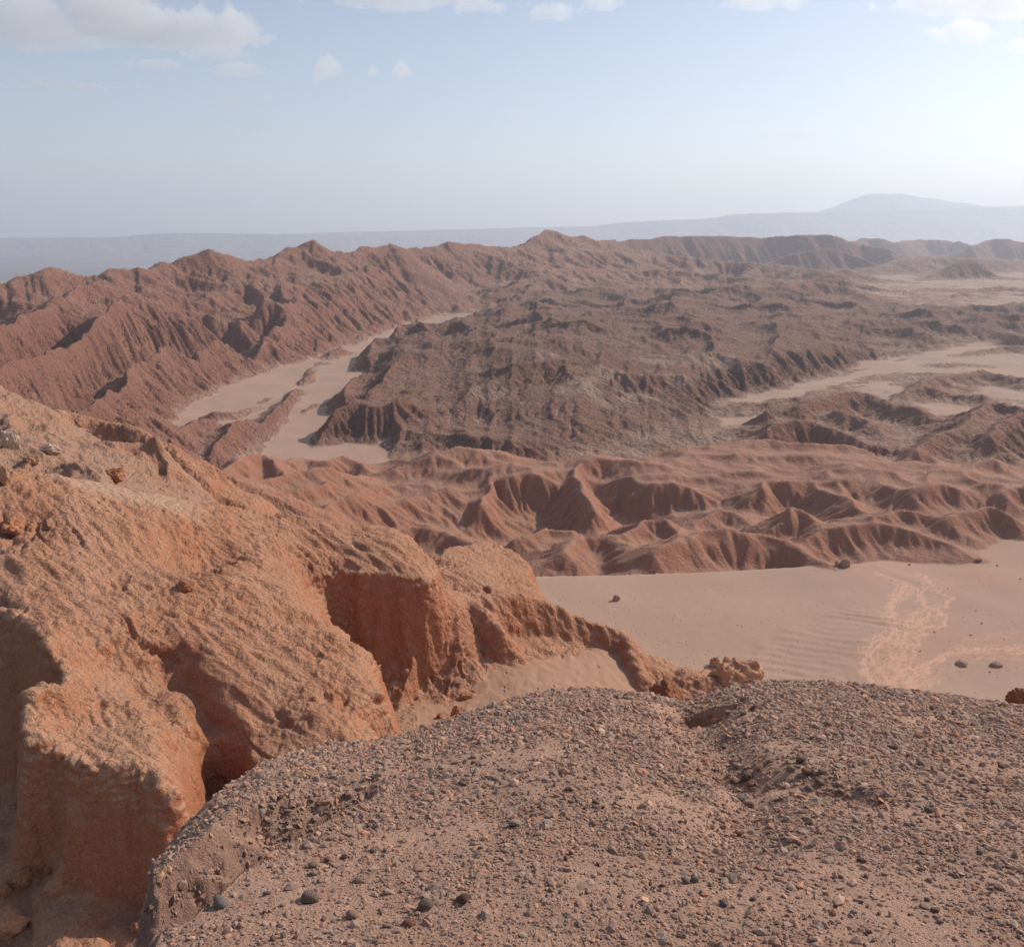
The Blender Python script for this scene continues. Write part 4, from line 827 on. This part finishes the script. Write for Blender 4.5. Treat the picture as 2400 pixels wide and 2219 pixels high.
# ------------------------------------------------------------------ single stones and boulders
def place(name, me, loc, size, rz, tilt, label, cat, group=None, sink=.25):
    o = bpy.data.objects.new(name, me); col.objects.link(o); o.scale = size; o.rotation_euler = (tilt[0], tilt[1], rz)
    o.location = (loc[0], loc[1], loc[2]+size[2]*(.7-sink)); tagk(o, None, label, cat, group); return o
SM = {'tan': stone_mat('tan_stone', (.40,.27,.19)), 'grey': stone_mat('grey_stone', (.27,.215,.18)), 'dark': stone_mat('dark_stone', (.25,.18,.145)), 'brown': stone_mat('brown_stone', (.27,.175,.125)),
      'pink': stone_mat('pinkish_stone', (.42,.26,.19)), 'red': stone_mat('reddish_stone', (.33,.16,.10)), 'pale': stone_mat('pale_stone', (.50,.38,.29)), 'maroon': stone_mat('maroon_stone', (.20,.105,.08))}
SMESH = {c: [rock_mesh(c+'_stone', 500+17*i+k, 2, .6+.1*(k % 3), 9, .05, 1.15+.12*k, SM[c], smooth=True) for k in range(3)] for i, c in enumerate(SM)}
rs = np.random.RandomState(21)
notable = [(1421,1394,18,'tan','round tan stone at the foot of the dark hollow'), (1455,1368,20,'pink','flat pinkish slab right of the dark hollow'), (1474,1386,20,'brown','olive brown pointed stone right of the round tan stone'), (1445,1562,21,'grey','flat grey cobble at the lower end of the gully'),
  (1460,1574,21,'pink','pinkish cobble touching the flat grey cobble in the gully'), (1545,1504,15,'tan','leftmost tan block of the row beside the gully'), (1576,1510,21,'red','reddish tan block in the middle of the row beside the gully'), (1606,1509,17,'tan','rightmost tan block of the row beside the gully'),
  (1565,1487,19,'brown','upright brown clod above the row of tan blocks'), (1436,1338,17,'tan','tan stone on the mound rim above the dark hollow'), (1510,1340,10,'red','small reddish stone on the mound rim near the outcrop'), (1437,1498,14,'tan','tan stone halfway down the gully'), (1467,1535,18,'red','reddish split stone in the lower gully'),
  (1458,1520,22,'brown','wide brown stone above the split stone in the gully'), (1500,1541,13,'grey','small grey stone right of the gully'), (1600,1531,20,'brown','brown stone below the row of tan blocks'), (1601,1332,11,'dark','dark stone standing on the mound rim against the sand'), (1006,1611,22,'pale','pale wedge-shaped stone in the middle of the gravel'),
  (906,1758,28,'maroon','long maroon stone low in the gravel'), (831,1770,28,'brown','flat brown stone left of the long maroon stone'), (800,1805,20,'red','salmon red stone near the bottom of the gravel'), (1163,1567,15,'grey','grey stone right of the pale wedge-shaped stone'), (1338,1722,16,'grey','left one of a pair of grey blocks in the gravel'), (1356,1721,16,'grey','right one of a pair of grey blocks in the gravel'),
  (1813,1583,18,'dark','dark brown stone on the right part of the mound'), (1666,1783,14,'pale','pale grey stone near the lower right of the gravel'), (1444,1630,16,'red','reddish clod below the end of the gully'), (1675,1617,14,'tan','small tan stone right of the reddish clod'), (1119,1448,12,'tan','tan stone high on the left part of the mound'), (903,1533,15,'dark','dark stone on the left part of the mound'),
  (606,1757,34,'dark','large dark grey oval cobble at the lower left of the gravel'), (429,1767,30,'grey','grey cobble near the left lip of the mound'), (611,1692,15,'dark','small dark round stone above the oval cobble'), (729,1663,14,'grey','small grey stone near the end of the crack'), (700,1723,18,'tan','tan stone right of the oval cobble'), (686,1790,20,'pink','pinkish stone below the oval cobble'), (642,1682,16,'red','salmon coloured clod on the left slope')]
for k, (u, v, w_, c_, lb) in enumerate(notable):
    p = mhit(u, v, mound); dist = math.sqrt(sum(q*q for q in p)); r = w_/FPX*dist*.5
    place('stone', SMESH[c_][k % 3], p, (r*.95, r*(.8+.2*rs.rand()), r*(.95+.25*rs.rand())), rs.uniform(-.5, .5), rs.randn(2)*.2, lb, 'stone')
word = {'tan': 'tan', 'grey': 'grey', 'dark': 'dark', 'brown': 'brown', 'pink': 'pinkish', 'red': 'reddish', 'pale': 'pale', 'maroon': 'maroon'}
short = {lb: lb for *_, lb in notable}
refs = [(u, v, lb) for u, v, w_, c_, lb in notable]; taken = set()
def stone_label(u, v, c_):
    for d_, ru, rv, lb in sorted(((math.hypot(u-a, 1.6*(v-b)), a, b, l) for a, b, l in refs)):
        wds = lb.split(); core = ' '.join(wds[:9])
        if len(wds) > 9: continue
        du, dv = u-ru, 1.6*(v-rv)
        dirs = ['right of' if du > 0 else 'left of', 'below' if dv > 0 else 'above']
        if abs(dv) > abs(du): dirs = dirs[::-1]
        for how in ('', 'well '):
            for dr in dirs:
                t = 'small '+word[c_]+' stone '+how+dr+' the '+core
                if t not in taken: taken.add(t); return t
    return 'small loose '+word[c_]+' stone scattered among the gravel'
seq = ['brown','tan','grey','pink','dark','brown','red','tan','grey','pale','brown','maroon']; cnt = 0
while cnt < 215:
    u, v = rs.uniform(290, 1995), rs.uniform(1345, 1840); xb = np.interp(v, [1345,1400,1450,1500,1560,1640,1700,1848], [1150,900,720,520,430,350,310,285])
    if u < xb+15 or (1330 < u < 1430 and v < 1395): continue
    p = mhit(u, v, mound); dist = math.sqrt(sum(q*q for q in p))
    if dist > 6.6: continue
    c_ = seq[rs.randint(len(seq))]; w_ = rs.uniform(5.5, 12)*(1.25 if rs.rand() < .12 else 1); r = w_/FPX*dist*.5
    place('stone', SMESH[c_][cnt % 3], p, (r, r*rs.uniform(.7, 1), r*rs.uniform(.75, 1.1)), rs.uniform(0, 6.28), rs.randn(2)*.25, stone_label(u, v, c_), 'stone', 'small loose '+word[c_]+' stones on the gravel mound'); cnt += 1
M_red = stone_mat('red_boulder', (.40,.17,.085), .3, 3, .12); M_outc = stone_mat('crusted_rock', (.47,.235,.13), .3, 2.5, .2); M_dkb = stone_mat('dark_boulder', (.38,.235,.165), .25, 3, .1); M_palb = stone_mat('pale_boulder', (.52,.36,.25), .25, 3, .12)
def boulder(u, v, w_, hgt, m, label, seed, flat=.75, sub=4, cuts=14, noise=.10, d=None, sink=.3, name='boulder', cat='boulder', rz=0.0, group=None):
    p = P(u, v, d) if d else hit(u, v); dist = math.sqrt(sum(q*q for q in p)); r = w_/FPX*dist*.5
    me = rock_mesh(name, seed, max(sub, 5) if w_ > 22 else sub, 1.0, cuts, noise, 1.0, m, smooth=w_ > 22, crag=.16 if w_ > 22 else 0)
    return place(name, me, p, (r, r*.85, hgt/FPX*dist*.55), rz, (0, 0), label, cat, group, sink)
boulder(1203,1172,17,14,M_dkb,'lone dark boulder on the pale sand plain',601)
boulder(1876,1298,22,12,M_dkb,'brown boulder right of the red runoff braids',602); boulder(1944,1300,26,9,M_dkb,'low brown boulder farther right of the runoff braids',603)
for k, (u, v, w_) in enumerate([(1895,1240,8),(1824,1235,7),(1796,1272,7),(1775,1103,10),(1946,1105,8),(1992,1130,7),(1916,1217,8),(1932,1312,7),(1724,1287,6),(1905,1192,6),(1960,1248,6),(1850,1150,6),(1880,1205,5)]):
    boulder(u, v, w_*.6, w_*.4, M_dkb, ['dark stone on the plain above the upper braid of the right runoff','small dark stone beside the middle of the runoff braids','small dark stone inside the lower runoff braids','dark stone on the sand near the foot of the right mounds','dark stone on the sand below the low right hills','small dark stone at the right edge of the upper plain','dark stone just above the right runoff channel','small dark stone below the two brown boulders','small dark stone at the left margin of the runoff fan','tiny dark stone high on the right plain','tiny dark stone near the right edge of the plain','tiny dark stone right of the top of the runoff','tiny dark stone in the centre of the right plain'][k], 610+k, sub=2, name='stone', cat='stone', group='dark stones on the sand plain')
boulder(1910,1094,13,6,M_dkb,'dark low boulder where the plain meets the right hills',625)
boulder(1302,1362,66,62,M_red,'rounded red boulder behind the gravel rim',604,d=6.35,sink=.6,noise=.05,cuts=5)
boulder(1995,1365,46,52,M_red,'dark red rock cut by the right edge beyond the gravel',605,d=6.4,sink=.75)
boulder(892,1402,36,34,M_red,'pointed red boulder fallen at the foot of the cliff',606,cuts=18); boulder(858,1402,15,16,M_red,'smaller red rock left of the pointed boulder',607); boulder(908,1362,32,15,M_red,'flat red rock on the sand beside the cliff foot',608); boulder(925,1352,13,8,M_red,'small red rock behind the flat rock',609)
for k, (u, v, w_, h_, lb) in enumerate([(45,1722,34,30,'red rock on the shaded ravine floor below the cliff'),(15,1815,70,60,'large pale crusted rock at the bottom left corner'),(95,1705,20,18,'small red rock beside the cliff base in the ravine'),(238,1740,14,10,'small pale stone on the ravine floor'),(195,1800,12,9,'pale pebble low on the ravine floor'),(270,1815,26,22,'red rock at the foot of the gravel mound'),(12,1745,22,18,'brown rock at the left edge of the ravine')]):
    boulder(u, v, w_, h_, M_red if 'red' in lb or 'brown' in lb else M_outc, lb, 640+k)
boulder(100,885,40,26,M_palb,'pale layered boulder on the far left slope',650,noise=.16); boulder(20,875,34,52,M_palb,'pale upright rock at the left edge of the slope',651,noise=.16); boulder(8,940,26,34,M_outc,'crusted rock at the left edge above the ridge crest',652)
boulder(362,1152,40,24,M_red,'red boulder half buried in the near ridge slope',653,noise=.14); boulder(25,1040,52,34,M_red,'dark red knob at the left edge of the near ridge',654,noise=.16); boulder(225,935,40,30,M_red,'red rock knob beside the pale sand strip',655,noise=.16); boulder(60,905,30,22,M_outc,'crusted rock above the pale sand strip',656)
oc = boulder(1432,1334,118,100,M_outc,'craggy layered outcrop standing at the edge of the gravel mound',660,sub=6,cuts=26,noise=.12,sink=.45,name='rock_outcrop',cat='outcrop')
boulder(1396,1300,30,30,M_outc,'crusted block leaning on the left end of the craggy outcrop',661,sub=5,cuts=16,noise=.12,sink=.4)
boulder(1650,1106,26,20,M_dkb,'split striped boulder at the foot of the badland mounds',670,cuts=10,noise=.05); boulder(1634,1106,13,17,M_dkb,'dark half of the split boulder at the mound foot',671)
log('stones')

# ------------------------------------------------------------------ haze over the valley
hz = bpy.data.meshes.new('haze'); bm = bmesh.new(); bmesh.ops.create_cube(bm, size=1.0); bm.to_mesh(hz); bm.free()
ho = bpy.data.objects.new('haze', hz); col.objects.link(ho); ho.scale = (26000, 12400, 570); ho.location = (0, 4900, 129)
hm = bpy.data.materials.new('haze'); hm.use_nodes = True; nt = hm.node_tree; nt.nodes.clear(); out = nt.nodes.new('ShaderNodeOutputMaterial'); pv = nt.nodes.new('ShaderNodeVolumePrincipled')
pv.inputs['Color'].default_value = (.82,.90,1.0,1); pv.inputs['Density'].default_value = 2.1e-4; pv.inputs['Anisotropy'].default_value = .35
nt.links.new(pv.outputs[0], out.inputs['Volume']); hz.materials.append(hm); tagk(ho, 'stuff', 'pale blue haze hanging in the air over the valley', 'haze')
ho.display_type = 'WIRE'

# ------------------------------------------------------------------ clouds: closed puffs of thin vapour high above the haze
cm = bpy.data.materials.new('cloud'); cm.use_nodes = True; nt = cm.node_tree; nt.nodes.clear(); out = nt.nodes.new('ShaderNodeOutputMaterial'); pv = nt.nodes.new('ShaderNodeVolumePrincipled')
pv.inputs['Color'].default_value = (1, 1, 1, 1); pv.inputs['Density'].default_value = 3.0e-3; pv.inputs['Anisotropy'].default_value = .42; nt.links.new(pv.outputs[0], out.inputs['Volume'])
ALT = 1500.0
def cloud(ells, thick, label, seed, ragged=.85):
    u0 = min(e[0]-e[2]*1.35 for e in ells); u1 = max(e[0]+e[2]*1.35 for e in ells); v0 = min(e[1]-e[3]*1.45 for e in ells); v1 = max(e[1]+e[3]*1.45 for e in ells)
    nu, nv = int(np.clip((u1-u0)/2.2, 36, 240)), int(np.clip((v1-v0)/1.6, 26, 110))
    U, V = np.meshgrid(np.linspace(u0, u1, nu), np.linspace(v0, v1, nv))
    m = np.full(U.shape, -9.0)
    for (a, b_, ru, rv) in ells: m = np.maximum(m, 1-np.hypot((U-a)/ru, (V-b_)/rv))
    k = max(14.0, (v1-v0)*.5)
    m = m*1.25+ragged*fbm(U/k/2.6+seed, V/k+.25*fbm(U/k/2, V/k, 2, seed+4), 6, seed, gain=.66)-.08
    edge = np.minimum(np.minimum(U-u0, u1-U)/(u1-u0), np.minimum(V-v0, v1-V)/(v1-v0)); m = np.where(edge < .02, -1, m)
    q = np.clip(m, 0, None); t = thick*np.minimum(q, .9)**.9*(1+.35*fbm(U/26+seed, V/12, 3, seed+7))
    g = np.array([[PF(a, b_, ALT) for a, b_ in zip(ru_, rv_)] for ru_, rv_ in zip(U, V)])
    top = g.copy(); bot = g.copy(); top[..., 2] += t; bot[..., 2] -= t*.35
    inside = q > 0; fm = inside[:-1, :-1] | inside[1:, :-1] | inside[:-1, 1:] | inside[1:, 1:]
    ii, jj = np.nonzero(fm); n_ = nu*nv; i00 = ii*nu+jj; quad = np.stack([i00, i00+1, i00+nu+1, i00+nu], 1)
    solid = inside.ravel(); remap_b = np.where(solid, np.arange(n_)+n_, np.arange(n_))     # rim points are shared by top and bottom
    faces = [tuple(map(int, f)) for f in quad]+[tuple(int(remap_b[f]) for f in r[::-1]) for r in quad]
    co = np.concatenate([top.reshape(-1, 3), bot.reshape(-1, 3)]); used, inv = np.unique(np.array(faces), return_inverse=True); fa = inv.reshape(-1, 4)
    o = quick('cloud', co[used], [tuple(map(int, f)) for f in fa], cm); tagk(o, None, label, 'cloud', 'clouds in the pale sky'); return o
for args in [
    ([(60,45,150,45),(180,40,130,52),(260,70,170,28),(400,75,115,28),(455,70,48,28),(140,85,170,13)], 210, 'large grey white cloud bank filling the upper left corner of the sky', 1),
    ([(425,104,66,15)], 60, 'thin cloud shred hanging just under the large left cloud bank', 2), ([(300,128,70,9)], 55, 'narrow flat cloud streak left of centre below the large cloud bank', 3), ([(465,138,70,15)], 55, 'flat faint cloud with a cut-off right end below the cloud bank', 4),
    ([(110,170,130,10)], 45, 'long thin cloud streak at the left edge of the sky', 5), ([(645,141,40,17)], 150, 'small bright puffy cloud with a raised left end near the centre', 6), ([(788,142,22,11)], 120, 'tiny bright oval cloud right of the small puffy cloud', 7),
    ([(727,142,9,6)], 60, 'tiniest cloud fleck between the two small puffy clouds', 8), ([(800,4,190,17),(915,14,62,14)], 130, 'long white cloud cut by the top edge left of centre', 9), ([(1085,28,64,12)], 80, 'flat white cloud just right of the long top cloud', 10),
    ([(1165,8,50,15)], 90, 'small white cloud touching the top edge near the centre', 11), ([(1490,8,95,15)], 85, 'slanting white cloud at the top edge right of centre', 12), ([(1850,10,120,28),(1960,8,100,26)], 140, 'broad bright cloud in the upper right corner of the sky', 13),
    ([(1872,65,62,18)], 110, 'bright white cloud below the upper right corner cloud', 14), ([(1990,95,34,10)], 70, 'small bright cloud cut by the right edge of the sky', 15), ([(455,198,42,7)], 40, 'faint small cloud streak lowest under the left clouds', 16),
    ([(520,194,20,5)], 40, 'faint tiny cloud streak right of the lowest left streak', 17), ([(1700,18,16,10)], 60, 'faint small cloud left of the upper right corner cloud', 18), ([(1540,262,90,14)], 14, 'barely visible cloud veil low in the sky right of centre', 19), ([(495,253,60,10)], 14, 'barely visible cloud veil low in the sky left of centre', 20), ([(1012,220,40,5)], 18, 'barely visible cloud wisp in the middle of the sky', 21)]:
    cloud(*args)
log('clouds')
